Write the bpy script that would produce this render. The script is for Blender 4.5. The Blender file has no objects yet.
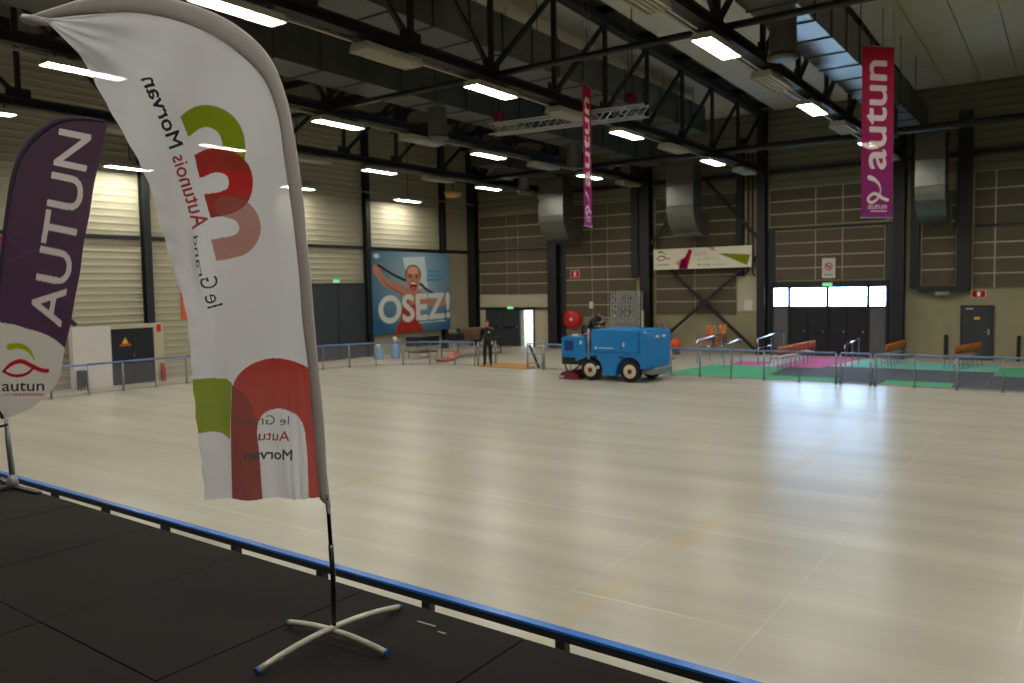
import bpy, bmesh, math, random
import numpy as np
from mathutils import Vector, Matrix

random.seed(7)
S = bpy.context.scene
C = S.collection

# ------------------------------------------------------------------ camera, world, exposure
cam_d = bpy.data.cameras.new('camera'); cam = bpy.data.objects.new('camera', cam_d); C.objects.link(cam)
cam_d.sensor_width = 36.0; cam_d.lens = 28.34; cam_d.clip_start = 0.05; cam_d.clip_end = 300
cam.matrix_world = Matrix(((0.81907174, -0.02240866, 0.5732533, 0.0),
                           (0.57340855, 0.06333545, -0.81681776, 0.0),
                           (-0.01800347, 0.99774068, 0.06472559, 3.1),
                           (0, 0, 0, 1)))
cam_d.dof.use_dof = True; cam_d.dof.focus_distance = 4.3; cam_d.dof.aperture_fstop = 3.2
S.camera = cam
W = bpy.data.worlds.new('world'); S.world = W; W.use_nodes = True
W.node_tree.nodes['Background'].inputs[0].default_value = (0.78, 0.90, 1.0, 1)
W.node_tree.nodes['Background'].inputs[1].default_value = 3.0
S.view_settings.view_transform = 'Standard'; S.view_settings.look = 'None'
S.view_settings.exposure = 0.0; S.view_settings.gamma = 1.0; S.view_settings.use_curve_mapping = False
LAMP = 61.0          # radiance of the luminaires
PANE = 24.0           # radiance of the daylit panes

# ------------------------------------------------------------------ colours and materials
def lin(c):
    return tuple(((v/255)/12.92 if v/255 <= 0.04045 else ((v/255+0.055)/1.055)**2.4) for v in c)

def nodes_of(name):
    m = bpy.data.materials.new(name); m.use_nodes = True
    n = m.node_tree; n.nodes.clear()
    out = n.nodes.new('ShaderNodeOutputMaterial')
    return m, n, out

def mat(name, rgb, rough=0.5, metal=0.0, var=0.12, scale=3.0, bump=0.0, bscale=40.0, stretch=(1, 1, 1), spec=0.5):
    m, t, out = nodes_of(name)
    b = t.nodes.new('ShaderNodeBsdfPrincipled')
    b.inputs['Roughness'].default_value = rough; b.inputs['Metallic'].default_value = metal
    b.inputs['Specular IOR Level'].default_value = spec
    tc = t.nodes.new('ShaderNodeTexCoord'); mp = t.nodes.new('ShaderNodeMapping')
    mp.inputs['Scale'].default_value = stretch
    t.links.new(tc.outputs['Object'], mp.inputs['Vector'])
    nz = t.nodes.new('ShaderNodeTexNoise'); nz.inputs['Scale'].default_value = scale; nz.inputs['Detail'].default_value = 5
    t.links.new(mp.outputs['Vector'], nz.inputs['Vector'])
    mx = t.nodes.new('ShaderNodeMix'); mx.data_type = 'RGBA'
    c = lin(rgb)
    mx.inputs['A'].default_value = tuple(v*(1-var) for v in c) + (1,)
    mx.inputs['B'].default_value = tuple(min(1, v*(1+var)) for v in c) + (1,)
    t.links.new(nz.outputs['Fac'], mx.inputs['Factor'])
    t.links.new(mx.outputs['Result'], b.inputs['Base Color'])
    if bump:
        n2 = t.nodes.new('ShaderNodeTexNoise'); n2.inputs['Scale'].default_value = bscale
        t.links.new(mp.outputs['Vector'], n2.inputs['Vector'])
        bp = t.nodes.new('ShaderNodeBump'); bp.inputs['Strength'].default_value = bump; bp.inputs['Distance'].default_value = 0.02
        t.links.new(n2.outputs['Fac'], bp.inputs['Height']); t.links.new(bp.outputs['Normal'], b.inputs['Normal'])
    t.links.new(b.outputs[0], out.inputs[0])
    return m

def emit(name, rgb, strength):
    m, t, out = nodes_of(name)
    e = t.nodes.new('ShaderNodeEmission'); e.inputs[0].default_value = lin(rgb) + (1,); e.inputs[1].default_value = strength
    t.links.new(e.outputs[0], out.inputs[0]); return m

def cloth(name, trans=0.35, see=0.06, rough=0.9):
    """printed fabric or paper: print colour from the mesh's own colour attribute"""
    m, t, out = nodes_of(name)
    a = t.nodes.new('ShaderNodeAttribute'); a.attribute_name = 'print'
    d = t.nodes.new('ShaderNodeBsdfDiffuse'); d.inputs['Roughness'].default_value = rough
    t.links.new(a.outputs['Color'], d.inputs['Color']); last = d
    if trans:
        tr = t.nodes.new('ShaderNodeBsdfTranslucent'); t.links.new(a.outputs['Color'], tr.inputs['Color'])
        mx = t.nodes.new('ShaderNodeMixShader'); mx.inputs[0].default_value = trans
        t.links.new(d.outputs[0], mx.inputs[1]); t.links.new(tr.outputs[0], mx.inputs[2]); last = mx
    if see:
        tp = t.nodes.new('ShaderNodeBsdfTransparent'); m2 = t.nodes.new('ShaderNodeMixShader'); m2.inputs[0].default_value = see
        t.links.new(last.outputs[0], m2.inputs[1]); t.links.new(tp.outputs[0], m2.inputs[2]); last = m2
    t.links.new(last.outputs[0], out.inputs[0]); return m

def acrylic(name, tint=(225, 225, 240), haze=0.12):
    m, t, out = nodes_of(name)
    tp = t.nodes.new('ShaderNodeBsdfTransparent')
    d = t.nodes.new('ShaderNodeBsdfPrincipled'); d.inputs['Base Color'].default_value = lin(tint) + (1,); d.inputs['Roughness'].default_value = 0.3
    nz = t.nodes.new('ShaderNodeTexNoise'); nz.inputs['Scale'].default_value = 2.5
    r = t.nodes.new('ShaderNodeMapRange'); r.inputs['To Min'].default_value = haze*0.5; r.inputs['To Max'].default_value = haze*1.5
    t.links.new(nz.outputs['Fac'], r.inputs['Value'])
    mx = t.nodes.new('ShaderNodeMixShader'); t.links.new(r.outputs[0], mx.inputs[0])
    t.links.new(tp.outputs[0], mx.inputs[1]); t.links.new(d.outputs[0], mx.inputs[2]); t.links.new(mx.outputs[0], out.inputs[0])
    return m

def ice_material():
    m, t, out = nodes_of('rink_ice_mat')
    L = t.links.new
    b = t.nodes.new('ShaderNodeBsdfPrincipled')
    tc = t.nodes.new('ShaderNodeTexCoord'); P = tc.outputs['Object']
    def noise(sc, scale, detail=5, rot=0):
        mp = t.nodes.new('ShaderNodeMapping'); mp.inputs['Scale'].default_value = sc; mp.inputs['Rotation'].default_value = (0, 0, rot)
        L(P, mp.inputs['Vector']); n = t.nodes.new('ShaderNodeTexNoise'); n.inputs['Scale'].default_value = scale; n.inputs['Detail'].default_value = detail
        L(mp.outputs['Vector'], n.inputs['Vector']); return n.outputs['Fac']
    def ramp(v, a, c):
        r = t.nodes.new('ShaderNodeMapRange'); r.inputs['From Min'].default_value = a; r.inputs['From Max'].default_value = c
        L(v, r.inputs['Value']); return r.outputs[0]
    def mix(f, A, B):
        x = t.nodes.new('ShaderNodeMix'); x.data_type = 'RGBA'; L(f, x.inputs['Factor'])
        for k, v in (('A', A), ('B', B)):
            if isinstance(v, tuple): x.inputs[k].default_value = lin(v) + (1,)
            else: L(v, x.inputs[k])
        return x.outputs['Result']
    def math_(op, a, c=None):
        x = t.nodes.new('ShaderNodeMath'); x.operation = op
        for i, v in enumerate((a, c)):
            if v is None: continue
            if isinstance(v, (int, float)): x.inputs[i].default_value = v
            else: L(v, x.inputs[i])
        return x.outputs[0]
    streak = ramp(noise((0.13, 1.3, 1), 1.2, 4), 0.30, 0.70)            # resurfacing passes along the rink
    fine = ramp(noise((0.10, 9.0, 1), 1.6, 4), 0.3, 0.7)
    cloud = ramp(noise((0.22, 0.22, 1), 1.0, 3), 0.35, 0.65)
    col = mix(streak, (164, 159, 145), (194, 189, 175))
    col = mix(math_('MULTIPLY', fine, 0.22), col, (172, 166, 150))
    col = mix(math_('MULTIPLY', cloud, 0.30), col, (196, 192, 182))
    sep = t.nodes.new('ShaderNodeSeparateXYZ'); L(P, sep.inputs[0])
    # yellowed joints of the cooling mats every 5.7 m, and faint plate joints
    def line(coord, period, phase, half):
        v = math_('PINGPONG', math_('ADD', coord, phase), period/2)
        return math_('SUBTRACT', 1.0, ramp(v, half*0.4, half))
    wob = math_('MULTIPLY', ramp(noise((0.5, 0.5, 1), 2.0, 3), 0.3, 0.7), 0.02)
    xw = math_('ADD', sep.outputs['X'], wob)
    j1 = math_('MULTIPLY', line(xw, 5.7, 3.82, 0.17), ramp(noise((0.7, 0.5, 1), 1.4, 6), 0.30, 0.62))
    j1 = math_('MULTIPLY', j1, 0.7)
    col = mix(j1, col, (184, 168, 122))
    j2 = math_('MULTIPLY', line(xw, 1.9, 0.35, 0.018), ramp(noise((1.0, 0.35, 1), 1.2, 5), 0.44, 0.62))
    col = mix(math_('MULTIPLY', j2, 0.38), col, (228, 222, 205))
    j3 = math_('MULTIPLY', line(sep.outputs['Y'], 2.6, 0.9, 0.025), ramp(noise((0.35, 1.0, 1), 1.2, 5), 0.42, 0.62))
    col = mix(math_('MULTIPLY', j3, 0.4), col, (228, 222, 208))
    scr = ramp(noise((0.06, 14.0, 1), 2.0, 2, 0.25), 0.66, 0.72)
    col = mix(math_('MULTIPLY', scr, 0.25), col, (232, 228, 214))
    L(col, b.inputs['Base Color'])
    b.inputs['IOR'].default_value = 1.31
    b.inputs['Roughness'].default_value = 0.30
    L(b.outputs[0], out.inputs[0]); return m

M = dict(
    ice=ice_material(),
    concrete_floor=mat('concrete_floor', (168, 158, 140), 0.55, var=0.15, scale=0.8, bump=0.05),
    stage=mat('stage_deck', (34, 31, 29), 0.75, var=0.25, scale=1.6, bump=0.15, bscale=120, spec=0.1),
    cream_top_shaded=mat('cream_cladding_shaded', (118, 115, 96), 0.65, var=0.1, scale=1.2),  # cream cladding, with the shade of the unlit upper back wall painted in
    cream=mat('cream_cladding', (172, 166, 142), 0.6, var=0.06, scale=1.2),
    concrete=mat('concrete_wall', (152, 144, 114), 0.85, var=0.22, scale=1.5, bump=0.2, bscale=14),
    creampanel=mat('cream_panel', (188, 180, 152), 0.65, var=0.06),
    brown=mat('brown_acoustic', (93, 83, 66), 0.9, var=0.10, scale=6, bump=0.25, bscale=160),
    joint=mat('pale_joint', (196, 188, 160), 0.5, var=0.05),
    black=mat('black_steel', (23, 24, 25), 0.55, var=0.2, scale=4),
    truss=mat('truss_steel', (23, 22, 19), 0.6, var=0.2, scale=4),
    deck=mat('roof_sheet', (84, 80, 66), 0.6, var=0.1, scale=2),
    white_panel=mat('ceiling_board', (196, 190, 172), 0.85, var=0.05, scale=1.5),
    galv=mat('galvanised_duct', (116, 119, 112), 0.36, 0.75, var=0.2, scale=2.5, bump=0.08, bscale=6),
    galv_dark=mat('galvanised_seam', (92, 94, 88), 0.5, 0.7, var=0.15),
    fixture=mat('luminaire_white', (190, 186, 165), 0.5, var=0.05),
    grey_steel=mat('grey_steel', (142, 146, 150), 0.4, 0.5, var=0.1),
    alu=mat('aluminium', (176, 178, 178), 0.32, 0.8, var=0.1),
    blue_rail=mat('blue_rail', (0, 108, 202), 0.32, var=0.12, scale=6),
    lilac_rail=mat('blue_grey_rail', (104, 128, 172), 0.35, var=0.12, scale=6),
    dark_rail=mat('dark_rail', (22, 26, 36), 0.45, var=0.15),
    white=mat('white_paint', (214, 210, 204), 0.6, var=0.04),
    charcoal=mat('charcoal_door', (52, 55, 60), 0.5, var=0.1),
    black_door=mat('black_door', (24, 26, 32), 0.4, var=0.1),
    grey_panel=mat('grey_side_panel', (96, 96, 96), 0.5, var=0.1),
    machine_blue=mat('machine_blue', (22, 126, 200), 0.32, var=0.08, scale=5),
    machine_dark=mat('machine_dark_blue', (16, 66, 128), 0.4, var=0.08),
    maroon=mat('maroon_paint', (110, 22, 48), 0.4, var=0.15),
    rubber=mat('rubber', (20, 20, 21), 0.8, var=0.2, scale=12),
    rim=mat('cream_rim', (208, 198, 170), 0.45, var=0.08),
    red=mat('red_paint', (190, 26, 32), 0.4, var=0.1),
    wood_orange=mat('orange_plywood', (196, 104, 40), 0.4, var=0.2, scale=5, stretch=(1, 1, 6)),
    mat_orange=mat('ochre_mat', (176, 128, 62), 0.75, var=0.15),
    chrome=mat('chrome', (205, 205, 208), 0.18, 1.0, var=0.05),
    green_carpet=mat('green_carpet', (30, 160, 104), 0.9, var=0.12, scale=8, bump=0.2, bscale=300),
    pink_carpet=mat('pink_carpet', (196, 66, 132), 0.9, var=0.1, scale=8, bump=0.2, bscale=300),
    navy_carpet=mat('navy_carpet', (36, 41, 56), 0.85, var=0.15, scale=8, bump=0.2, bscale=300),
    mint_carpet=mat('mint_carpet', (92, 178, 160), 0.9, var=0.12, scale=8),
    crate=mat('crate_wood', (120, 88, 66), 0.7, var=0.2, scale=4, stretch=(1, 1, 8)),
    cloth_black=mat('black_cloth', (24, 24, 26), 0.85, var=0.2, scale=8),
    cloth_green=mat('dark_green_cloth', (34, 42, 36), 0.85, var=0.2, scale=8),
    skin=mat('skin', (204, 140, 116), 0.55, var=0.08, scale=10),
    hair_grey=mat('grey_hair', (120, 104, 92), 0.8, var=0.2, scale=30),
    hair_brown=mat('brown_hair', (70, 48, 34), 0.8, var=0.2, scale=30),
    purple_sleeve=mat('purple_sleeve', (48, 36, 62), 0.85, var=0.12, scale=8),
    sleeve=mat('flag_sleeve', (190, 184, 182), 0.9, var=0.06, scale=8),
    base_tube=mat('base_tube', (186, 182, 168), 0.4, 0.3, var=0.05),
    blue_cap=mat('blue_cap', (14, 92, 170), 0.4, var=0.05),
    pole_black=mat('pole_black', (18, 18, 20), 0.25, var=0.1),
    orange=mat('orange_plastic', (224, 92, 30), 0.5, var=0.1),
    sign_red=mat('sign_red', (204, 28, 40), 0.5, var=0.05),
    sign_yellow=mat('sign_yellow', (232, 184, 20), 0.5, var=0.05),
    copper=mat('brown_pipe', (96, 62, 48), 0.5, var=0.15),
    cable=mat('pale_conduit', (150, 144, 124), 0.5, var=0.08),
    magenta=mat('magenta_cloth', (170, 30, 84), 0.8, var=0.1),
    seal_blue=mat('pale_blue_plastic', (120, 160, 214), 0.35, var=0.08),
    lamp=emit('lamp_tube', (255, 251, 238), LAMP),
    pane=emit('daylit_pane', (172, 212, 255), PANE),
    exit_green=emit('exit_green', (120, 235, 150), 1.0),
    acrylic=acrylic('acrylic', haze=0.05),
    print_paper=cloth('printed_paper', 0, 0),
    print_banner=cloth('printed_banner', 0.25, 0.08),
    print_flag=cloth('printed_flag', 0.38, 0.06),
    print_flag_dense=cloth('printed_flag_dense', 0.2, 0.015),
)

# ------------------------------------------------------------------ mesh helpers
def root_loc(p):
    v = Vector((0, 0, 0))
    while p is not None:
        v = v + p.location; p = p.parent
    return v

def link(name, me, material=None, parent=None):
    o = bpy.data.objects.new(name, me); C.objects.link(o)
    if material is not None: me.materials.append(M[material] if isinstance(material, str) else material)
    if parent is not None: o.parent = parent
    return o

class MB:
    def __init__(s): s.v = []; s.f = []; s.mi = []; s.cur = 0
    def add(s, vs, fs):
        n = len(s.v); s.v += [tuple(p) for p in vs]
        for f in fs: s.f.append(tuple(i+n for i in f)); s.mi.append(s.cur)
        return s
    def box(s, x0, x1, y0, y1, z0, z1):
        return s.add([(x0,y0,z0),(x1,y0,z0),(x1,y1,z0),(x0,y1,z0),(x0,y0,z1),(x1,y0,z1),(x1,y1,z1),(x0,y1,z1)],
                     [(0,3,2,1),(4,5,6,7),(0,1,5,4),(1,2,6,5),(2,3,7,6),(3,0,4,7)])
    def bbox(s, x0, x1, y0, y1, z0, z1, b=0.02):
        """box with chamfered vertical edges and top"""
        r = [(x0+b,y0),(x1-b,y0),(x1,y0+b),(x1,y1-b),(x1-b,y1),(x0+b,y1),(x0,y1-b),(x0,y0+b)]
        cx, cy = (x0+x1)/2, (y0+y1)/2
        q = [(px + (b if px < cx else -b), py + (b if py < cy else -b)) for px, py in r]
        rings = [[(p[0],p[1],z0+b) for p in r],[(p[0],p[1],z1-b) for p in r]]
        vs = [(p[0],p[1],z0) for p in q] + rings[0] + rings[1] + [(p[0],p[1],z1) for p in q]
        fs = []
        for k in range(3):
            for i in range(8): j = (i+1) % 8; fs.append((k*8+i, k*8+j, k*8+8+j, k*8+8+i))
        fs += [tuple(range(7,-1,-1)), tuple(range(24,32))]
        return s.add(vs, fs)
    def bar(s, a, b, w, h, up=(0,0,1)):
        a, b = Vector(a), Vector(b); d = (b-a).normalized(); u = Vector(up)
        if abs(d.dot(u)) > 0.98: u = Vector((0,1,0))
        r = d.cross(u).normalized(); u = r.cross(d).normalized(); r = r*w/2; u = u*h/2
        return s.add([a-r-u, a+r-u, a+r+u, a-r+u, b-r-u, b+r-u, b+r+u, b-r+u],
                     [(3,2,1,0),(4,5,6,7),(0,1,5,4),(1,2,6,5),(2,3,7,6),(3,0,4,7)])
    def tube(s, pts, r, n=10, close=False, rz=None):
        pts = [Vector(p) for p in pts]; N = len(pts); rs = r if isinstance(r, (list, tuple)) else [r]*N
        vs, fs = [], []; ref = Vector((0,0,1)); prev = None
        for i, p in enumerate(pts):
            d = (pts[(i+1) % N] - pts[i-1]) if close else (pts[min(i+1,N-1)] - pts[max(i-1,0)])
            d.normalize()
            if prev is None:
                u = ref if abs(d.dot(ref)) < 0.95 else Vector((1,0,0))
                a = d.cross(u).normalized()
            else:
                a = (prev - d*prev.dot(d)).normalized()
            prev = a; b = d.cross(a)
            for k in range(n):
                t = 2*math.pi*k/n; vs.append(p + (a*math.cos(t)+b*math.sin(t))*rs[i])
        M_ = N if close else N-1
        for i in range(M_):
            for k in range(n):
                j = (k+1) % n; i2 = (i+1) % N
                fs.append((i*n+k, i*n+j, i2*n+j, i2*n+k))
        if not close: fs += [tuple(range(n-1,-1,-1)), tuple(range((N-1)*n, N*n))]
        return s.add(vs, fs)
    def lathe(s, prof, c=(0,0,0), axis='z', n=16):
        vs, fs = [], []
        for (r, h) in prof:
            for k in range(n):
                t = 2*math.pi*k/n; x, y = r*math.cos(t), r*math.sin(t)
                vs.append({'z':(c[0]+x,c[1]+y,c[2]+h),'y':(c[0]+x,c[1]+h,c[2]+y),'x':(c[0]+h,c[1]+x,c[2]+y)}[axis])
        for i in range(len(prof)-1):
            for k in range(n): j=(k+1)%n; fs.append((i*n+k,i*n+j,(i+1)*n+j,(i+1)*n+k))
        fs += [tuple(range(n-1,-1,-1)), tuple(range((len(prof)-1)*n, len(prof)*n))]
        return s.add(vs, fs)
    def prism(s, poly, lo, hi, plane='xz'):
        n = len(poly)
        def P(a, b, t): return {'xz':(a,t,b),'yz':(t,a,b),'xy':(a,b,t)}[plane]
        vs = [P(a,b,lo) for a,b in poly] + [P(a,b,hi) for a,b in poly]
        fs = [tuple(range(n-1,-1,-1)), tuple(range(n,2*n))] + [(i,(i+1)%n,n+(i+1)%n,n+i) for i in range(n)]
        return s.add(vs, fs)
    def build(s, name, material, parent=None, smooth=False, world=True):
        off = root_loc(parent) if (parent is not None and world) else Vector((0,0,0))
        me = bpy.data.meshes.new(name)
        me.from_pydata([(v[0]-off.x, v[1]-off.y, v[2]-off.z) for v in s.v], [], s.f)
        bm = bmesh.new(); bm.from_mesh(me); bmesh.ops.recalc_face_normals(bm, faces=bm.faces); bm.to_mesh(me); bm.free()
        if smooth:
            for p in me.polygons: p.use_smooth = len(p.vertices) <= 4
        return link(name, me, material, parent)

def tag(o, label=None, cat=None, group=None, kind=None):
    if label: o['label'] = label
    if cat: o['category'] = cat
    if group: o['group'] = group
    if kind: o['kind'] = kind
    return o

def thing(name, loc, label, cat, group=None):
    e = bpy.data.objects.new(name, None); C.objects.link(e); e.location = loc; e.empty_display_size = 0.2
    return tag(e, label, cat, group)

def copy_tree(o, loc=None, rz=None, parent=None, label=None, group=None):
    c = o.copy(); C.objects.link(c); c.parent = parent
    if loc is not None: c.location = loc
    if rz is not None: c.rotation_euler = (0, 0, rz)
    if label: c['label'] = label
    if group: c['group'] = group
    for ch in list(o.children): copy_tree(ch, parent=c)
    return c

NTH = ['first','second','third','fourth','fifth','sixth','seventh','eighth','ninth','tenth','eleventh','twelfth','thirteenth','fourteenth','fifteenth']
def struct(o): o['kind'] = 'structure'; return o

def catmull(pts, n):
    """n samples on a smooth curve through pts"""
    P = np.array(pts, float); P = np.vstack([2*P[0]-P[1], P, 2*P[-1]-P[-2]])
    k = len(pts)-1; ts = np.linspace(0, k, n); i = np.minimum(ts.astype(int), k-1); f = (ts-i)[:, None]
    a, b, c, d = P[i], P[i+1], P[i+2], P[i+3]
    return 0.5*(2*b + (c-a)*f + (2*a-5*b+4*c-d)*f**2 + (-a+3*b-3*c+d)*f**3)

# ------------------------------------------------------------------ print helpers (flat lettering and pictures)
_text_cache = {}
def text_tris(s, bold=0.0):
    key = (s, bold)
    if key in _text_cache: return _text_cache[key]
    cu = bpy.data.curves.new('lettering', 'FONT'); cu.body = s; cu.size = 1.0; cu.offset = bold; cu.resolution_u = 4
    o = bpy.data.objects.new('lettering', cu); C.objects.link(o)
    dg = bpy.context.evaluated_depsgraph_get(); dg.update()
    me = bpy.data.meshes.new_from_object(o.evaluated_get(dg))
    me.calc_loop_triangles()
    V = np.array([v.co[:2] for v in me.vertices]); T = np.array([t.vertices[:] for t in me.loop_triangles])
    bpy.data.objects.remove(o); bpy.data.curves.remove(cu); bpy.data.meshes.remove(me)
    V = V - V.min(0)*np.array([1, 0]); ext = V.max(0)
    _text_cache[key] = (V, T, ext[0]); return _text_cache[key]

class Paint:
    def __init__(s, x, y, base):
        s.x, s.y = np.asarray(x, float), np.asarray(y, float)
        s.c = np.tile(np.array(lin(base)), (len(s.x), 1))
    def fill(s, mask, rgb, a=1.0):
        k = np.asarray(mask, float)[:, None]*a
        s.c = s.c*(1-k) + k*np.array(lin(rgb))
    def grad(s, t, c0, c1, mask=None):
        t = np.clip(t, 0, 1)[:, None]; g = np.array(lin(c0))*(1-t) + np.array(lin(c1))*t
        s.c = g if mask is None else np.where(mask[:, None], g, s.c)
    def poly(s, pts):
        m = np.zeros(len(s.x), bool); n = len(pts)
        for i in range(n):
            (x0, y0), (x1, y1) = pts[i], pts[(i+1) % n]
            if y0 == y1: continue
            cr = ((y0 > s.y) != (y1 > s.y)) & (s.x < (x1-x0)*(s.y-y0)/(y1-y0)+x0)
            m ^= cr
        return m
    def ell(s, cx, cy, rx, ry): return ((s.x-cx)/rx)**2 + ((s.y-cy)/ry)**2 < 1
    def stroke(s, pts, w, smooth=True, asp=1.0):
        if smooth and len(pts) > 2:
            ws = np.interp(np.linspace(0, 1, 40), np.linspace(0, 1, len(pts)), w if isinstance(w, (list, tuple)) else [w]*len(pts))
            pts = catmull(pts, 40)
        else:
            ws = np.array(w if isinstance(w, (list, tuple)) else [w]*len(pts), float)
        m = np.zeros(len(s.x), bool)
        for i in range(len(pts)-1):
            ax, ay = pts[i]; bx, by = pts[i+1]; dx, dy = bx-ax, (by-ay)*asp; L2 = dx*dx+dy*dy+1e-12
            px, py = s.x-ax, (s.y-ay)*asp
            t = np.clip((px*dx+py*dy)/L2, 0, 1); r = (ws[i]*(1-t)+ws[i+1]*t)/2
            m |= (px-t*dx)**2 + (py-t*dy)**2 < r*r
        return m
    def text(s, txt, path, width, up, bold=0.0):
        """lettering along a polyline path [(x,y)..]; width = length along it; up = vector for 1 em"""
        V, T, ext = text_tris(txt)
        if bold:
            px, py = path[-1][0]-path[0][0], path[-1][1]-path[0][1]; L = math.hypot(px, py); k = bold*width/ext; m = np.zeros(len(s.x), bool)
            for da, db in ((-1,0),(1,0),(0,-1),(0,1),(0,0)):
                ox, oy = px/L*k*da+up[0]*bold*db, py/L*k*da+up[1]*bold*db
                m |= s.text(txt, [(q[0]+ox, q[1]+oy) for q in path], width, up)
            return m
        path = np.array(path, float); seg = np.hypot(*np.diff(path, axis=0).T); cum = np.r_[0, np.cumsum(seg)]
        d = V[:, 0]/ext*width
        bx = np.interp(d, cum, path[:, 0]); by = np.interp(d, cum, path[:, 1])
        if len(path) == 2:                                  # beyond the end carry on straight
            u = (path[1]-path[0])/seg[0]; bx = path[0][0]+u[0]*d; by = path[0][1]+u[1]*d
        vx = bx + up[0]*V[:, 1]; vy = by + up[1]*V[:, 1]
        m = np.zeros(len(s.x), bool)
        near = np.where((s.x > vx.min()) & (s.x < vx.max()) & (s.y > vy.min()) & (s.y < vy.max()))[0]
        sx, sy = s.x[near], s.y[near]; hit = np.zeros(len(near), bool)
        for a, b, c in T:
            x0,y0,x1,y1,x2,y2 = vx[a],vy[a],vx[b],vy[b],vx[c],vy[c]
            den = (y1-y2)*(x0-x2)+(x2-x1)*(y0-y2)
            if abs(den) < 1e-12: continue
            k = np.where((sx >= min(x0,x1,x2)) & (sx <= max(x0,x1,x2)) & (sy >= min(y0,y1,y2)) & (sy <= max(y0,y1,y2)))[0]
            l0 = ((y1-y2)*(sx[k]-x2)+(x2-x1)*(sy[k]-y2))/den; l1 = ((y2-y0)*(sx[k]-x2)+(x0-x2)*(sy[k]-y2))/den
            hit[k] |= (l0 >= -1e-9) & (l1 >= -1e-9) & (l0+l1 <= 1+1e-9)
        m[near] = hit; return m

def grid_mesh(name, P, nx, ny, col, material, parent=None, thick=0.0):
    """P: (ny*nx,3) points, col: (n,3) linear colours"""
    idx = np.arange(nx*ny).reshape(ny, nx)
    q = np.stack([idx[:-1,:-1], idx[:-1,1:], idx[1:,1:], idx[1:,:-1]], -1).reshape(-1, 4)
    off = root_loc(parent) if parent is not None else Vector((0,0,0))
    P = P - np.array(off)
    if thick:
        e1 = P[1]-P[0]; e2 = P[nx]-P[0]; n = np.cross(e1, e2); n = n/np.linalg.norm(n)
        N = len(P); edge = np.concatenate([idx[0,:], idx[1:,-1], idx[-1,-2::-1], idx[-2:0:-1,0]])
        P = np.vstack([P, P-n*thick]); col = np.vstack([col, col])
        q2 = q[:, ::-1]+N; nxt = np.roll(edge, -1)
        q = np.vstack([q, q2, np.stack([edge, edge+N, nxt+N, nxt], -1)])
    me = bpy.data.meshes.new(name); me.from_pydata(P.tolist(), [], q.tolist())
    at = me.color_attributes.new('print', 'FLOAT_COLOR', 'POINT')
    at.data.foreach_set('color', np.c_[col, np.ones(len(col))].astype(np.float32).ravel())
    me.polygons.foreach_set('use_smooth', [True]*len(me.polygons)) if not thick else None
    return link(name, me, material, parent)

def flat_print(name, o, u, v, nx, ny, paint, material, parent=None, thick=0.01, base=(255,255,255)):
    """printed rectangle: o = top-left corner, u = to its right edge, v = down to its lower edge; paint(Paint) in 0..1 coords"""
    a, b = np.meshgrid(np.linspace(0,1,nx), np.linspace(0,1,ny)); a, b = a.ravel(), b.ravel()
    p = Paint(a, b, base); paint(p)
    P = np.array(o)+np.outer(a, u)+np.outer(b, v)
    return grid_mesh(name, P, nx, ny, p.c, material, parent, thick)

# ------------------------------------------------------------------ the hall: floor, walls, ceiling
XL, XR, YB, YF = -27.9, 9.5, 36.0, -5.0          # left wall, right wall, back wall, front wall (behind the camera)
ROWS = [5.05, -0.45, -5.9, -11.4, -16.9, -22.3]  # roof trusses
def roof(y): return 10.95 - 0.022*abs(y-15.6)

fl = struct(MB().box(XL-0.3, XR+0.3, YF-0.3, YB+0.4, -0.3, 0).build('floor', 'concrete_floor'))

def corrugated(axis, lo, hi, zs, off, depth=0.035, pitch=0.25):
    """horizontal ribbed sheet: returns MB; axis 'y' = sheet along Y at x=off facing +X, 'x' = along X at y=off facing -Y"""
    b = MB(); pr = []; z = zs[0]
    while z < zs[1]-1e-6:
        for f, d in ((0,0),(0.55,0),(0.65,1),(0.9,1)):
            zz = z+f*pitch
            if zz < zs[1]: pr.append((d*depth, zz))
        z += pitch
    pr.append((0, zs[1]))
    vs, fs = [], []
    for d, z in pr:
        if axis == 'y': vs += [(off+d, lo, z), (off+d, hi, z)]
        else: vs += [(lo, off-d, z), (hi, off-d, z)]
    for i in range(len(pr)-1): fs.append((2*i, 2*i+1, 2*i+3, 2*i+2))
    return b.add(vs, fs)

# left wall: ribbed cream sheets on a core
wl = struct(MB().box(XL-0.3, XL-0.02, YF, YB+0.3, 0, 11.6).build('wall_left', 'cream'))
ycols = [5.3, 10.9, 16.5, 22.1, 27.65, 33.25]
edges = [YF] + ycols + [YB]
for a, b in zip(edges[:-1], edges[1:]):
    for z0, z1 in ((0.0, 5.14), (5.24, 11.2)):
        corrugated('y', a, b, (z0, z1), XL, 0.014).build('cladding_sheet', 'cream', wl)
struct(MB().box(XL-0.3, XR+0.3, YF-0.3, YF, 0, 11.6).build('wall_front', 'cream'))
struct(MB().box(XR, XR+0.3, YF, YB+0.3, 0, 11.6).build('wall_right', 'brown'))
# back wall with the open door
DX0, DX1, DZ = -24.63, -23.80, 1.95
wb = struct(MB().box(XL-0.3, DX0, YB, YB+0.3, 0, 11.6).box(DX1, XR+0.3, YB, YB+0.3, 0, 11.6).box(DX0, DX1, YB, YB+0.3, DZ, 11.6).build('wall_back', 'concrete'))
corrugated('x', XL, XR, (7.32, 11.2), YB-0.03, 0.03, 0.3).build('cladding_sheet', 'cream_top_shaded', wb)
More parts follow.
